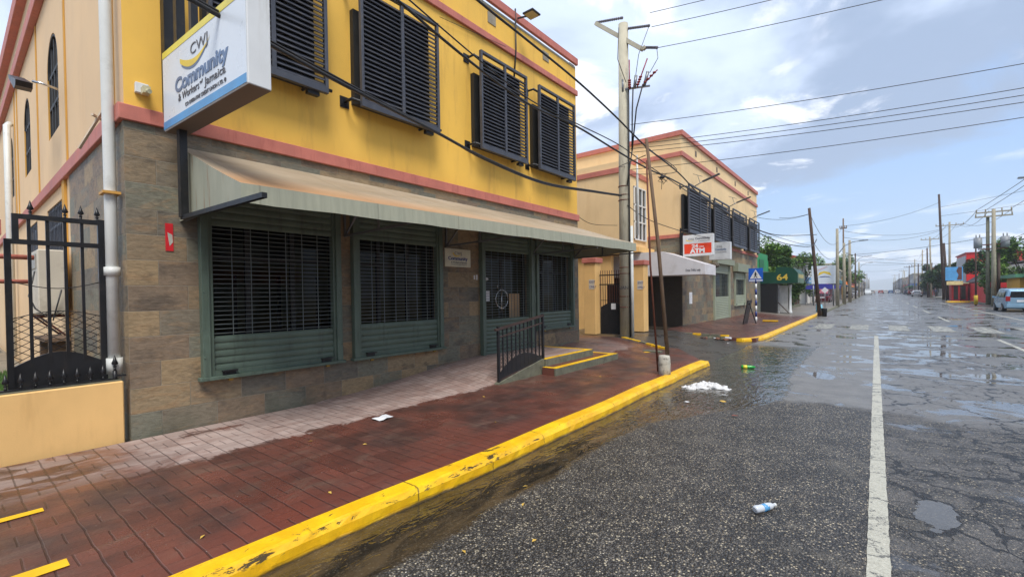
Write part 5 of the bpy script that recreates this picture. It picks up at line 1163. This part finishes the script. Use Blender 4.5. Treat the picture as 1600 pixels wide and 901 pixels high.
# ------------------------------------------------------------------ trees
def tree(x, y, h, rad, lab, mat=None, n=2600, leaf=.22, seed=1, crown=.62, name='tree', group=None, trunk_r=.16, flat=1.0):
    rnd = random.Random(seed); mat = mat or LEAF
    t = thing(name, lab, 'tree', (x, y, .1), 0, group)
    tb = MB(); ht = h*(1-crown)+.3
    tb.tube([(0, 0, -.1), (.05, .03, ht*.5), (0, .1, ht), (.1, 0, h*.8)], [trunk_r, trunk_r*.8, trunk_r*.6, trunk_r*.2], 8)
    cl = []
    for k in range(14):
        a = rnd.uniform(0, 6.28); rr = rad*rnd.uniform(.25, .85); zz = h*(1-crown)+h*crown*rnd.uniform(.1, .92); k2 = 1-abs((zz-h*(1-crown*.55))/(h*crown*.62))**2*.6
        c = Vector((rr*math.cos(a)*k2, rr*math.sin(a)*k2, zz)); cl.append((c, rad*rnd.uniform(.22, .45)))
        tb.tube([(0, .05, ht*.8), (c.x*.5, c.y*.5, (ht+zz)/2), tuple(c)], [trunk_r*.4, trunk_r*.25, trunk_r*.08], 5)
    tb.build('trunk', TRUNK, t)
    cb = MB()
    for i in range(int(n*2.4)):
        c, r = rnd.choice(cl); d = Vector((rnd.gauss(0, 1), rnd.gauss(0, 1), rnd.gauss(0, .8))); d = d.normalized()*r*rnd.uniform(.35, 1.15)**.6
        p = c+d; s_ = leaf*rnd.uniform(.6, 1.4)
        u = Vector((rnd.gauss(0, 1), rnd.gauss(0, 1), rnd.gauss(0, .5))).normalized(); v = u.cross(Vector((rnd.gauss(0, .4), rnd.gauss(0, .4), 1))).normalized()
        cb.face([p-u*s_*.5, p+v*s_*.22, p+u*s_*.5, p-v*s_*.22])
    cb.build('crown', mat, t, fix=False); return t
tree(-9.5, 42, 6.2, 2.6, 'bright green leafy tree behind the green 64 shop', LEAF, 3600, .28, 3)
tree(-8.2, 46, 6.0, 2.7, 'bushy green tree behind the dark fence', LEAF, 4200, .28, 5, .8)
tree(-8.4, 50, 4.6, 2.4, 'lower dark green tree left of the white billboard', LEAF2, 3600, .26, 8, .85)
tree(-6.7, 48, 4.7, 1.9, 'dark leafy tree right behind the fence beside the billboard', LEAF2, 3000, .24, 31, .9)
tree(-9.0, 56, 6.6, 3.2, 'tall green tree above the dark fence', LEAF, 4000, .3, 9, .8)
tree(-7.5, 66, 6.0, 2.6, 'green tree behind the white billboard', LEAF, 2600, .3, 11, .8)
tree(-5.6, 120, 8.5, 3.6, 'far green tree overhanging the orange shade', LEAF, 2600, .5, 13, .7)
tree(11.8, 84, 6.4, 2.7, 'dense dark green tree in front of the red wall on the right', LEAF2, 3600, .4, 15, .75)
tree(12.2, 70, 6.6, 3.0, 'large green tree right of the transformer poles', LEAF, 4200, .35, 17, .75)
tree(14.5, 66, 6.4, 2.6, 'green tree behind the pale billboard on the right', LEAF2, 3000, .35, 19, .75)
tree(9.8, 68, 3.8, 1.5, 'small glossy tree before the red fence', LEAF, 1800, .28, 21, .75)
tree(9.6, 112, 6.4, 2.6, 'dark green tree among the distant poles on the right', LEAF2, 2600, .5, 23, .8)
tree(10.2, 134, 7.4, 3.0, 'distant broad tree behind the white car', LEAF2, 1800, .6, 25, .8)
# fence with posts at the tree lot
fc = thing('lot_fence', 'dark slatted fence with thin posts under the trees', 'fence', (-6.2, 38.6, .13))
for k in range(20): MB().box(-.03, .03, k*.85, k*.85+.07, 0, 2.0).build('post', RUSTM if k % 3 else GREYM, fc)
pn_ = MB()
for k in range(120): 
    if random.random() < .9: pn_.box(-.012, .012, k*.14, k*.14+.10, .15, 1.65+random.uniform(-.1, .1))
pn_.build('slat_panel', WOOD, fc); MB().box(-.1, .1, 0, 17, 0, .28).build('plinth', CONC2, fc)
# ------------------------------------------------------------------ shop with the green canopy
G1 = paint('dark green canopy vinyl', lin((16, 66, 50)), .45, .08); G2 = paint('bright green wall paint', lin((40, 138, 84)), .6, .08)
sh = thing('green_shop', 'small green shop with a 64 canopy over the pavement', 'shop', (-6.45, 35.4, .13))
MB().box(-3, .0, .0, 5.5, 0, 3.1).build('wall', paint('grey shop wall', lin((96, 100, 92)), .7), sh); MB().box(-3, -.02, .3, 4.2, 3.1, 4.35).box(-2.8, .0, 4.2, 4.4, 3.1, 3.9).build('parapet', G2, sh); MB().box(-.01, .02, .9, 2.6, 3.3, 3.9).build('panel', plain('deep green panel', lin((20, 100, 60)), .6), sh)
MB().box(.0, 1.0, 1.25, 1.32, 0, 2.1).box(.95, 1.02, 1.32, 3.0, 0, 2.1).build('door', BLK, sh)
cn = MB().prism([(0, 2.15), (2.28, 2.15), (2.28, 2.85), (2.05, 3.15), (1.6, 3.28), (1.0, 3.3), (.95, 2.95), (0, 2.95)], 'y', 1.2, 4.6).build('canopy', G1, sh)
MB().box(2.285, 2.30, 1.22, 4.58, 2.16, 2.84).build('canopy_front', paint('faded canopy front', lin((96, 122, 104)), .5), cn)
MB().box(2.302, 2.306, 1.5, 4.3, 2.5, 2.75).build('lettering_band', paint('cream letter strip', lin((170, 160, 110)), .6), cn)
text('64', .58, plain('gold numerals', lin((210, 180, 70)), .4), (1.02, 1.19, 2.37), (1, 0, 0), (0, 0, 1), cn, .012, sx=1.2)
gc = thing('white_gate', 'white columned gate with a leaning plank beside the green shop', 'gate', (-5.5, 37.4, .13))
for xx in (0, .78): MB().lathe([(.13, 0), (.13, .15), (.09, .2), (.08, 1.8), (.12, 1.95), (.12, 2.05)], (xx, 0), 10).build('column', WHT, gc)
MB().box(.12, .66, -.02, .02, .1, 2.0).build('gate_leaf', paint('dirty white sheet', lin((190, 190, 186)), .6), gc); MB().beam((-.05, -.25, .95), (.75, -.3, .05), .07, .05).build('plank', WOOD, gc)
# billboard and blue stall
bb_ = thing('billboard', 'white roadside board with a yellow and purple logo behind the leaning dark pole', 'billboard', (-5.35, 58, .13))
for xx in (.15, 1.9): MB().tube([(xx, .1, 0), (xx, .1, 2.4)], .06, 8).build('post', GREYM, bb_)
MB().box(0, 2.15, 0, .1, 2.3, 4.2).build('board', SIGNW, bb_); b = MB()
for xx, zz in ((-.12, 2.6), (-.12, 3.7), (2.2, 2.7), (2.2, 3.7)): b.box(xx-.08, xx+.08, .02, .06, zz-.05, zz+.08)
b.build('corner_tab', WHT, bb_); panel([(.55, 2.95), (.8, 3.05), (1.15, 3.1), (1.5, 3.05), (1.75, 2.9), (1.5, 2.98), (1.15, 3.0), (.8, 2.96)], NAVY, (0, 0, 0), fr_, fu_, bb_, 'emblem'); text('CASTLE', .34, SYEL, (.55, -.004, 3.2), fr_, fu_, bb_, .005, sx=.8) if False else panel([(.55, 3.15), (1.1, 3.42), (1.75, 3.15), (1.6, 3.5), (1.1, 3.62), (.7, 3.5)], SYEL, (0, 0, 0), fr_, fu_, bb_, 'emblem'); MB().beam((.3, -.01, 3.6), (1.4, -.01, 4.1), .05, .02).build('red_streak', ORNG, bb_)
stl = thing('market_stall', 'stall with a purple blue canopy below the white billboard', 'stall', (-6.3, 61, .13))
MB().prism([(0, 1.75), (3.2, 1.75), (3.2, 2.1), (1.6, 2.4), (0, 2.1)], 'y', 0, 2.4).build('canopy', plain('purple blue tarp', lin((58, 58, 150)), .5), stl)
for xx in (.05, 3.1): MB().box(xx, xx+.06, .05, .11, 0, 1.8).build('post', GREYM, stl)
for k in range(9): MB().box(.2+k*.33, .24+k*.33, .3, .34, .1, 1.5).build('bar', GREYM, stl)
text('Money Transfer', .22, WHT, (.7, -.01, 1.83), fr_, fu_, stl) if False else None
dsn = thing('diamond_sign', 'white diamond road sign seen before the blue stall', 'sign', (-3.42, 47.5, .13)); MB().tube([(0, 0, 0), (0, 0, 1.6)], .03, 6).build('post', GREYM, dsn); MB().prism([(0, 1.35), (.27, 1.62), (0, 1.89), (-.27, 1.62)], 'y', -.04, -.02).build('plate', WHT, dsn)
brl = thing('barrel', 'light blue plastic barrel near the foot of the leaning dark pole', 'barrel', (-3.35, 41.5, .13)); MB().lathe([(.2, 0), (.22, .1), (.2, .12), (.23, .35), (.2, .37), (.2, .55)], (0, 0), 12).build('drum', plain('light blue plastic', lin((110, 170, 190)), .5), brl)
dbin = thing('litter_bin', 'dark bin standing against the leaning wooden pole', 'bin', (-2.98+.28, 36.9, .0)); MB().lathe([(.14, 0), (.17, .5), (.18, .55)], (0, 0), 10).build('bin_body', BLK, dbin)

# ------------------------------------------------------------------ buildings along both sides, each a thing
def shop(x0, x1, y0, y1, h, wallc, lab, side, roofc=None, signc=None, awnc=None, upper=False, cat='building', name='shop_building'):
    """side=+1: faces +x (left of street), -1: faces -x (right side)"""
    t = thing(name, lab, cat, (x1 if side > 0 else x0, y0, .12)); W = x1-x0; D = y1-y0; s = side
    X = lambda a: -s*a   # a metres back from the front
    wm = paint('wall %d %d %d' % wallc, lin(wallc), .75, .08, tuple(v*.6 for v in lin(wallc)), .4, .5, .2, streak=True)
    MB().box(X(0), X(W), 0, D, 0, h).build('wall', wm, t)
    rm = paint('roof %d %d %d' % roofc, lin(roofc), .7, .1) if roofc else CONC
    if roofc: MB().prism([(X(-.3), h), (X(W/2), h+1.3), (X(W+.3), h)], 'y', -.2, D+.2).build('roof', rm, t)
    else: MB().box(X(-.12), X(W+.1), -.1, D+.1, h, h+.22).build('roof', rm, t)
    n = max(1, int(D/3.2))
    for k in range(n):
        a = D*(k+.5)/n
        MB().box(X(-.02), X(.1), a-.95, a+.95, .1 if k % 2 == 0 else .8, 2.3).build('shop_opening', BLACKP if k % 2 else paint('dull roller door', lin((120, 120, 116)), .5), t)
        if upper: MB().box(X(-.03), X(.1), a-.6, a+.6, 3.6, 4.8).build('window', plain('shop window glass', (.03, .04, .05), .12), t)
    MB().box(.25*-s*W if False else X(W*.3), X(W*.62), -.03, .05, .9, 2.1).build('side_window', plain('shop window glass', (.03, .04, .05), .12), t)
    if signc:
        sm_ = paint('sign %d %d %d' % signc, lin(signc), .5, .06); MB().box(X(-.25), X(-.05), .4, D-.4, 2.5, 3.3).build('sign_panel', sm_, t)
    if awnc:
        am = paint('awning %d %d %d' % awnc, lin(awnc), .6, .08); MB().prism([(X(0), 2.9), (X(-1.4), 2.35), (X(-1.4), 2.15), (X(0), 2.3)], 'y', .2, D-.2).build('awning', am, t)
    return t
shop(-16, -6.8, 66, 80, 5.6, (206, 204, 196), 'white house with a red gabled roof above the left poles', 1, (150, 62, 52), (96, 150, 190), None, True)
shop(-12, -5.5, 82, 92, 3.4, (224, 130, 150), 'pink low shop behind the left concrete poles', 1, None, (230, 140, 160), (60, 60, 70))
shop(-13, -5.0, 93, 106, 5.0, (150, 148, 140), 'grey two storey shop with teal sign on the left', 1, None, (60, 120, 130), (30, 70, 90), True)
shop(-12, -4.9, 108, 124, 4.2, (196, 150, 70), 'ochre shop with an orange shade over the far left pavement', 1, None, (226, 130, 50), (232, 140, 60))
shop(-12, -4.9, 126, 142, 7.5, (208, 200, 184), 'cream three level block far down the left side', 1, None, (70, 90, 120), (90, 100, 110), True)
shop(-12, -4.9, 144, 166, 5.0, (120, 128, 134), 'blue grey shop row far down the left side', 1, None, (190, 70, 60), None, True)
shop(-12, -4.9, 168, 200, 6.0, (170, 158, 140), 'tan building far down the left side', 1, None, None, (60, 70, 60), True)
shop(-12, -4.9, 204, 260, 5.2, (150, 150, 150), 'grey building beyond the tan one on the left', 1, None, None, None, True)
shop(-12, -4.9, 264, 380, 5.8, (140, 136, 132), 'farthest dull building on the left side', 1, None, None, None, True)
# right side
rw = thing('warehouse', 'huge plain red box building rising behind the right side trees', 'building', (10.2, 92, 0))
MB().box(0, 26, 0, 10, 0, 6.7).build('red_wall', paint('signal red cladding', lin((206, 34, 36)), .5, .05, lin((160, 30, 30)), .3, .3), rw); MB().box(-.06, -.002, .3, 9.8, 2, 6.4).build('grey_flank', paint('pale grey cladding', lin((170, 172, 176)), .6), rw); MB().box(-.15, 26.2, -.1, 10.2, 6.7, 6.85).build('parapet', paint('dark red coping', lin((150, 34, 40)), .5), rw)
for xx in (7, 11, 12.5, 14): MB().box(xx, xx+.6, 2, 2.6, 6.85, 7.5).build('roof_unit', GREYM, rw)
gs = thing('green_roofed_kiosk', 'yellow fronted kiosk with a green roof and a pale board on top', 'shop', (10.3, 58, .13))
MB().box(-.6, 3.6, 0, 5, 0, 2.45).build('wall', paint('kiosk yellow', lin((204, 154, 50)), .6, .08), gs); MB().prism([(-1.0, 2.45), (4.0, 2.45), (4.0, 2.6), (-1.0, 2.75)], 'y', -.8, 5.2).build('roof', paint('kiosk green', lin((86, 140, 110)), .5), gs)
for xx in (.3, 1.7): MB().box(xx, xx+1.2, -.02, .05, .5, 2.2).build('shutter', paint('kiosk shutter', lin((190, 130, 30)), .6), gs)
MB().box(-.4, 1.55, -.4, -.3, 2.75, 3.7).build('pale_board', paint('faded print board', lin((186, 196, 196)), .5, .1), gs); MB().box(.2, 1.2, -.42, -.405, 2.85, 3.05).build('print_block', paint('faded blue print', lin((110, 140, 190)), .5), gs)
shop(10.4, 15, 50.5, 57, 3.4, (40, 46, 62), 'dark navy shop with a white and blue board at the right edge', -1, None, None, None, False)
nb2 = thing('roof_board', 'white and blue advertising board above the dark navy shop', 'billboard', (10.5, 50.4, 2.9)); MB().box(0, 2.4, 0, .1, 0, 1.1).build('board', SIGNW, nb2); MB().box(.0, 2.4, -.01, -.002, 0, .4).build('blue_band', BLUE, nb2); MB().beam((.3, .1, 0), (.3, .1, -.3), .06, .06).build('leg', BLK, nb2)
wh = thing('white_house', 'white gabled house with a dark roof left of the transformer poles', 'house', (9.9, 78, 0)); MB().prism([(0, 0), (4.5, 0), (4.5, 4.6), (2.4, 4.4), (0, 2.5)], 'y', 0, 8).build('wall', paint('white house plaster', lin((206, 204, 200)), .7), wh); MB().prism([(-.4, 2.35), (2.5, 4.6), (5.0, 4.75), (5.0, 4.9), (2.4, 4.78), (-.5, 2.5)], 'y', -.3, 8.3).build('roof', paint('dark slate roof', lin((76, 70, 74)), .7), wh)
rf = thing('red_fence', 'tall red corrugated fence with a painted green and white panel', 'fence', (9.3, 64.5, .13))
MB().box(0, .08, 0, 22, 0, 2.2).box(.08, 4, 0, .08, 0, 2.1).build('sheet', paint('red sheet metal', lin((196, 50, 54)), .5, .1, lin((130, 40, 44)), .4, 2), rf); MB().prism([(-.2, .9), (.5, .2), (1.1, .9), (.5, 1.45)], 'y', -.5, -.46).build('white_diamond', WHT, rf); MB().prism([(-.05, .9), (.5, .35), (.95, .9), (.5, 1.3)], 'y', -.53, -.505).build('green_diamond', plain('green panel', lin((24, 90, 70)), .5), rf); MB().box(-.6, 1.6, -.44, -.4, 0, 1.6).build('dark_board', paint('dark green board', lin((30, 50, 44)), .6), rf)
sg = thing('stall_board', 'blue advertising board with a brown figure shape over a red kiosk', 'billboard', (6.95, 80, .13))
MB().box(-.0, 1.6, 0, .1, 2.6, 4.3).build('board', paint('sky blue print', lin((90, 160, 214)), .5, .12), sg); MB().prism([(1.05, 2.7), (1.5, 2.7), (1.5, 4.25), (1.2, 4.3), (1.0, 3.8), (1.2, 3.3)], 'y', -.012, -.002).build('brown_figure', paint('brown print', lin((96, 66, 62)), .5), sg); MB().box(.1, 1.6, -.1, .0, 2.05, 2.5).build('cream_sign', paint('cream print', lin((222, 206, 150)), .5), sg)
for xx in (.1, 1.4): MB().tube([(xx, .1, 0), (xx, .1, 2.6)], .05, 6).build('post', BLK, sg)
kk = thing('red_kiosk', 'narrow red kiosk with dark openings under the blue advertising board', 'kiosk', (7.6, 81, .13)); MB().box(0, 1.5, 0, 2.4, 0, 2.2).build('body', paint('dull red kiosk paint', lin((150, 36, 40)), .6, .15), kk); MB().box(.2, .6, -.02, .02, .2, 1.9).box(.9, 1.3, -.02, .02, .2, 1.9).build('opening', BLACKP, kk); MB().box(-.1, 1.6, -.2, 2.5, 2.2, 2.3).build('roof', paint('kiosk cream roof', lin((200, 190, 150)), .6), kk)
yk = thing('yellow_kerb_island', 'low yellow painted kerb in front of the red kiosk', 'kerb', (6.9, 77.5, 0)); MB().box(0, 2.6, 0, 2, 0, .14).build('kerb_block', YSTRIP, yk, .03)
shop(10.4, 16, 126, 140, 3.6, (176, 176, 172), 'pale grey low building beside the walking person', -1, None, None, None)
shop(11.0, 18, 142, 156, 6.6, (196, 66, 60), 'red two storey building with a mesh balcony far right', -1, None, (180, 60, 56), None, True)
shop(9.4, 16, 158, 172, 5.2, (48, 52, 62), 'dark shop with a yellow striped fascia far right', -1, None, (210, 190, 90), None, True)
shop(9.4, 16, 174, 192, 5.6, (206, 196, 184), 'cream building beyond the dark shop far right', -1, None, (80, 120, 180), None, True)
shop(9.4, 16, 194, 222, 6.4, (150, 150, 150), 'grey block with green awning far right', -1, None, (90, 110, 160), (70, 110, 80), True)
shop(9.4, 16, 226, 270, 6.0, (170, 150, 138), 'tan block far right beyond the grey one', -1, None, (170, 60, 60), None, True)
shop(9.4, 16, 275, 330, 6.6, (140, 140, 144), 'dull grey block near the end of the right side', -1, None, None, None, True)
shop(9.4, 16, 335, 420, 6.2, (150, 142, 138), 'last visible block on the right side', -1, None, None, None, True)
# opposite side near the camera, outside the frame but mirrored in glass and water
shop(14, 24, -14, 14, 7.0, (196, 184, 160), 'cream shop row opposite the yellow building', -1, None, (150, 60, 50), None, True)
# distant hill and sea haze at the end of the street
hl = MB(); prev = None
n = 60
for i in range(n):
    x0 = -2600+5200*i/n; x1 = -2600+5200*(i+1)/n; f = lambda x: 46+26*math.sin(x*.0021+1)+10*math.sin(x*.009)+5*math.sin(x*.031)
    hl.face([(x0, 3900, -5), (x1, 3900, -5), (x1, 4200, f(x1)), (x0, 4200, f(x0))], None, True); hl.face([(x0, 4200, f(x0)), (x1, 4200, f(x1)), (x1, 5000, -5), (x0, 5000, -5)], None, True)
tag(hl.build('hills', paint('far wooded hill', lin((70, 84, 74)), .9, .15, scale=.01)), kind='structure', label='low hazy hills beyond the end of the street')

# ------------------------------------------------------------------ cars
def car(x, y, rz, L, W, H, col, lab, kind='van', name='parked_car', cat='car', detail=True):
    t = thing(name, lab, cat, (x, y, 0), rz)   # local: +y is the front, origin centre on ground
    pm = paint('car paint %d %d %d' % col, lin(col), .22, .03, None, 0, 3, 0, .35, .6)
    if kind == 'van': st = [(-.5, .42, .95, 1.0, .0), (-.49, .30, .98, H-.30, .72), (-.46, .25, 1.0, H-.06, .80), (-.35, .24, 1.0, H, .84), (.0, .24, 1.0, H, .84), (.12, .24, 1.0, H-.05, .83), (.30, .26, .98, 1.06, .80), (.42, .28, .92, .92, .7), (.49, .34, .78, .76, .6), (.5, .4, .68, .66, .5)]
    else: st = [(-.5, .42, .80, .84, .0), (-.49, .32, .92, .95, .6), (-.34, .26, .98, 1.0, .72), (-.22, .24, .96, H-.05, .72), (-.05, .24, .94, H, .72), (.08, .24, .93, H-.08, .72), (.24, .26, .90, .93, .74), (.42, .28, .82, .82, .7), (.49, .34, .7, .7, .6), (.5, .4, .6, .6, .5)]
    b = MB(); hw = W/2
    for (f, zb_, zbelt, zr, k) in st:
        wv = hw*(1 if abs(f) < .42 else .93 if abs(f) < .49 else .86); kr = max(k, .5)
        b.v += [(s_*a, f*L, z) for s_, (a, z) in [(-1, (wv*.94, zb_)), (-1, (wv, (zb_+zbelt)/2)), (-1, (wv*.98, zbelt)), (-1, (wv*kr, max(zr, zbelt+.005))), (1, (wv*kr, max(zr, zbelt+.005))), (1, (wv*.98, zbelt)), (1, (wv, (zb_+zbelt)/2)), (1, (wv*.94, zb_))]]
    for i in range(len(st)-1):
        for k in range(8): b.f.append((i*8+k, i*8+(k+1) % 8, (i+1)*8+(k+1) % 8, (i+1)*8+k)); b.mi.append(0); b.sm.append(False)
    b.f.append(tuple(range(8))); b.f.append(tuple(len(b.v)-8+k for k in range(8))); b.mi += [0, 0]; b.sm += [False]*2
    b.build('body', pm, t, .03)
    # glass
    if kind == 'van':
        MB().prism([(-hw*.70, 1.03), (hw*.70, 1.03), (hw*.62, H-.22), (-hw*.62, H-.22)], 'y', -L*.5+.02, -L*.5-.012).build('rear_window', CGLASS, t)
        for s_ in (-1, 1):
            for (a, c) in ((-.43, -.22), (-.20, .0), (.02, .2)):
                q = [(s_*(hw*.985+.006), a*L, 1.04), (s_*(hw*.985+.006), c*L, 1.04), (s_*(hw*.87+.006), (c-.02 if c < .15 else .10)*L, H-.20), (s_*(hw*.87+.006), (a+.01)*L, H-.20)]
                MB().face(q).build('side_window', CGLASS, t, fix=False)
        MB().face([(-hw*.8, .27*L+.02, 1.12), (hw*.8, .27*L+.02, 1.12), (hw*.72, .135*L+.02, H-.12), (-hw*.72, .135*L+.02, H-.12)]).build('windscreen', CGLASS, t, fix=False)
    else:
        MB().face([(-hw*.68, -.335*L-.02, 1.03), (hw*.68, -.335*L-.02, 1.03), (hw*.6, -.235*L-.02, H-.12), (-hw*.6, -.235*L-.02, H-.12)]).build('rear_window', CGLASS, t, fix=False)
        for s_ in (-1, 1): MB().face([(s_*(hw*.96+.005), -.3*L, 1.02), (s_*(hw*.96+.005), .2*L, .98), (s_*(hw*.74+.01), .06*L, H-.09), (s_*(hw*.74+.01), -.2*L, H-.09)]).build('side_window', CGLASS, t, fix=False)
        MB().face([(-hw*.74, .225*L+.02, .98), (hw*.74, .225*L+.02, .98), (hw*.66, .09*L+.02, H-.1), (-hw*.66, .09*L+.02, H-.1)]).build('windscreen', CGLASS, t, fix=False)
    TL = plain('tail light red', lin((150, 20, 24)), .2)
    for s_ in (-1, 1):
        MB().box(s_*hw*.66, s_*hw*.93, -L*.5-.02, -L*.5+.06, .78, 1.12 if kind == 'van' else .92).build('tail_light', TL, t, .01)
        MB().box(s_*hw*.5, s_*hw*.84, L*.49, L*.5+.015, .58, .72).build('headlight', plain('lamp lens', lin((210, 214, 220)), .1), t)
    MB().box(-hw*.3, hw*.3, -L*.5-.022, -L*.5-.005, .72, .86).build('number_plate', PAPER, t)
    MB().box(-hw*.9, hw*.9, -L*.5-.04, -L*.5+.05, .32, .55).build('bumper', pm, t, .02); MB().box(-hw*.85, hw*.85, L*.5-.05, L*.5+.03, .3, .5).build('bumper', pm, t, .02)
    for s_ in (-1, 1):
        for f in (-.31, .31):
            w = MB().tube([(s_*(hw-.20), f*L, .32), (s_*(hw+.005), f*L, .32)], .32, 18).build('wheel', TYRE, t); MB().tube([(s_*(hw-.1), f*L, .32), (s_*(hw+.012), f*L, .32)], .19, 10).build('rim', GREYM, w)
    if detail:
        for s_ in (-1, 1): MB().box(s_*(hw+.01), s_*(hw+.18), .17*L, .19*L, .98, 1.12).build('wing_mirror', pm, t)
    return t
car(8.0, 49.4, 0, 4.5, 1.72, 1.68, (140, 176, 200), 'light blue minivan parked at the right kerb seen from behind', 'van')
car(7.3, 139, 0, 4.4, 1.75, 1.42, (214, 214, 212), 'white saloon car on the right before the walking person', 'saloon')
car(-3.6, 103, 0, 4.3, 1.7, 1.4, (86, 24, 34), 'dark red car on the left pavement behind the concrete poles', 'saloon') if False else car(-5.6, 76, 0, 4.3, 1.7, 1.4, (96, 24, 34), 'dark red car parked in front of the white house', 'saloon')
car(-2.0, 190, R(180), 4.9, 1.8, 2.0, (210, 214, 214), 'white van far down the left lane', 'van', 'van', 'van')
for i, (x, y_, c, l) in enumerate(((-1.0, 215, (180, 176, 170), 'silver car behind the white van'), (1.6, 245, (170, 90, 84), 'reddish car in the middle of the far street'), (3.4, 255, (196, 196, 192), 'pale car in the middle of the far street'), (4.6, 235, (70, 110, 150), 'blue car far down the street'), (6.6, 230, (206, 206, 204), 'white car at the right of the far street'), (2.6, 300, (150, 150, 150), 'grey car near the end of the street'))): car(x, y_, 0, 4.3, 1.7, 1.45, c, l, 'saloon', detail=False)

# ------------------------------------------------------------------ person walking far right
def person(x, y, lab):
    t = thing('person', lab, 'person', (x, y, .13), R(20))
    me = bpy.data.meshes.new('body'); V = [(0, 0, .95), (0, .02, 1.15), (0, .02, 1.38), (0, .04, 1.50), (0, .06, 1.62), (0, .06, 1.74), (.09, 0, .9), (.11, .12, .5), (.10, .05, .08), (.10, .18, .03), (-.09, 0, .9), (-.11, -.06, .48), (-.10, -.24, .12), (-.10, -.14, .05), (.18, .02, 1.38), (.24, -.04, 1.12), (.23, .08, .88), (-.18, .02, 1.38), (-.24, .04, 1.12), (-.22, .16, .90)]
    E_ = [(0, 1), (1, 2), (2, 3), (3, 4), (4, 5), (0, 6), (6, 7), (7, 8), (8, 9), (0, 10), (10, 11), (11, 12), (12, 13), (2, 14), (14, 15), (15, 16), (2, 17), (17, 18), (18, 19)]
    rad = [.15, .14, .16, .06, .10, .09, .10, .07, .045, .035, .10, .07, .045, .035, .07, .045, .035, .07, .045, .035]
    me.from_pydata(V, E_, []); o = bpy.data.objects.new('body', me); COL.objects.link(o)
    m = o.modifiers.new('s', 'SKIN'); sk = me.skin_vertices[0].data
    for i, r_ in enumerate(rad): sk[i].radius = (r_, r_)
    sk[0].use_root = True; o.modifiers.new('u', 'SUBSURF').levels = 1
    dg = bpy.context.evaluated_depsgraph_get(); dg.update(); m2 = bpy.data.meshes.new_from_object(o.evaluated_get(dg)); bpy.data.objects.remove(o)
    NV = plain('navy clothes', lin((34, 42, 66)), .8); SK_ = plain('brown skin', lin((96, 62, 46)), .6); DK = plain('dark trousers', lin((40, 40, 46)), .8)
    m2.materials.clear()
    for q in (NV, SK_, DK): m2.materials.append(q)
    for p in m2.polygons:
        z = p.center.z; p.material_index = 1 if z > 1.46 or (z < .98 and abs(p.center.x) > .19) else (2 if z < .95 else 0); p.use_smooth = True
    o2 = bpy.data.objects.new('body', m2); COL.objects.link(o2); o2.parent = t
    MB().sphere((0, .05, 1.72), .105, None, 10, (1, 1, .8)).build('hair', BLACKP, t)
for x, y_, c, l in ((-4.4, 112, (60, 64, 70), 'dark grey car half on the left pavement beyond the orange shade pole'), (-4.3, 150, (170, 172, 176), 'silver car parked on the left pavement beyond the concrete lamp pole'), (8.0, 175, (120, 30, 30), 'maroon car parked far right beyond the white saloon'), (8.1, 200, (60, 70, 90), 'dark blue car parked far right behind the maroon one')): car(x, y_, 0, 4.3, 1.7, 1.45, c, l, 'saloon', detail=False)
person(9.15, 122, 'person in dark clothes walking on the right pavement past the white car')

# ------------------------------------------------------------------ humid air
hm = bpy.data.materials.new('humid air'); hm.use_nodes = True; hn = hm.node_tree.nodes; hn.remove(hn['Principled BSDF'])
pv = hn.new('ShaderNodeVolumePrincipled'); pv.inputs['Color'].default_value = (.82, .90, 1, 1); pv.inputs['Density'].default_value = .0005; pv.inputs['Anisotropy'].default_value = .2
hm.node_tree.links.new(pv.outputs[0], hn['Material Output'].inputs['Volume'])
hz_ = MB().box(-5500, 5500, -400, 5600, -1.1, 100).build('haze', hm); tag(hz_, 'thin blue humid haze over the whole street', kind='stuff')
sc.cycles.volume_bounces = 1

for i, (x, y_, c, l) in enumerate(((-3.9, 16.6, 'w', 'white wrapper at the edge of the driveway water'), (-2.0, 8.2, 'w', 'small white scrap beside the big rag'), (-1.9, 7.7, 'y', 'pale yellow scrap in the shallow water'), (-2.35, 7.35, 'w', 'white plastic scrap between rag and kerb'), (-1.55, 6.9, 'r', 'reddish wrapper on the wet asphalt edge'))):
    m = {'w': PAPER, 'y': LF, 'r': paint('brown scrap', lin((130, 70, 50)), .6)}[c]
    b = MB(); q = [(random.uniform(.03, .06)*math.cos(a*1.05), random.uniform(.02, .05)*math.sin(a*1.05), random.uniform(.002, .018)) for a in range(6)]
    for k in range(6): b.face([(0, 0, .015), q[k], q[(k+1) % 6]])
    o = b.build('litter_scrap', m, fix=False); o.location = (x, y_, .014); tag(o, l, 'litter')
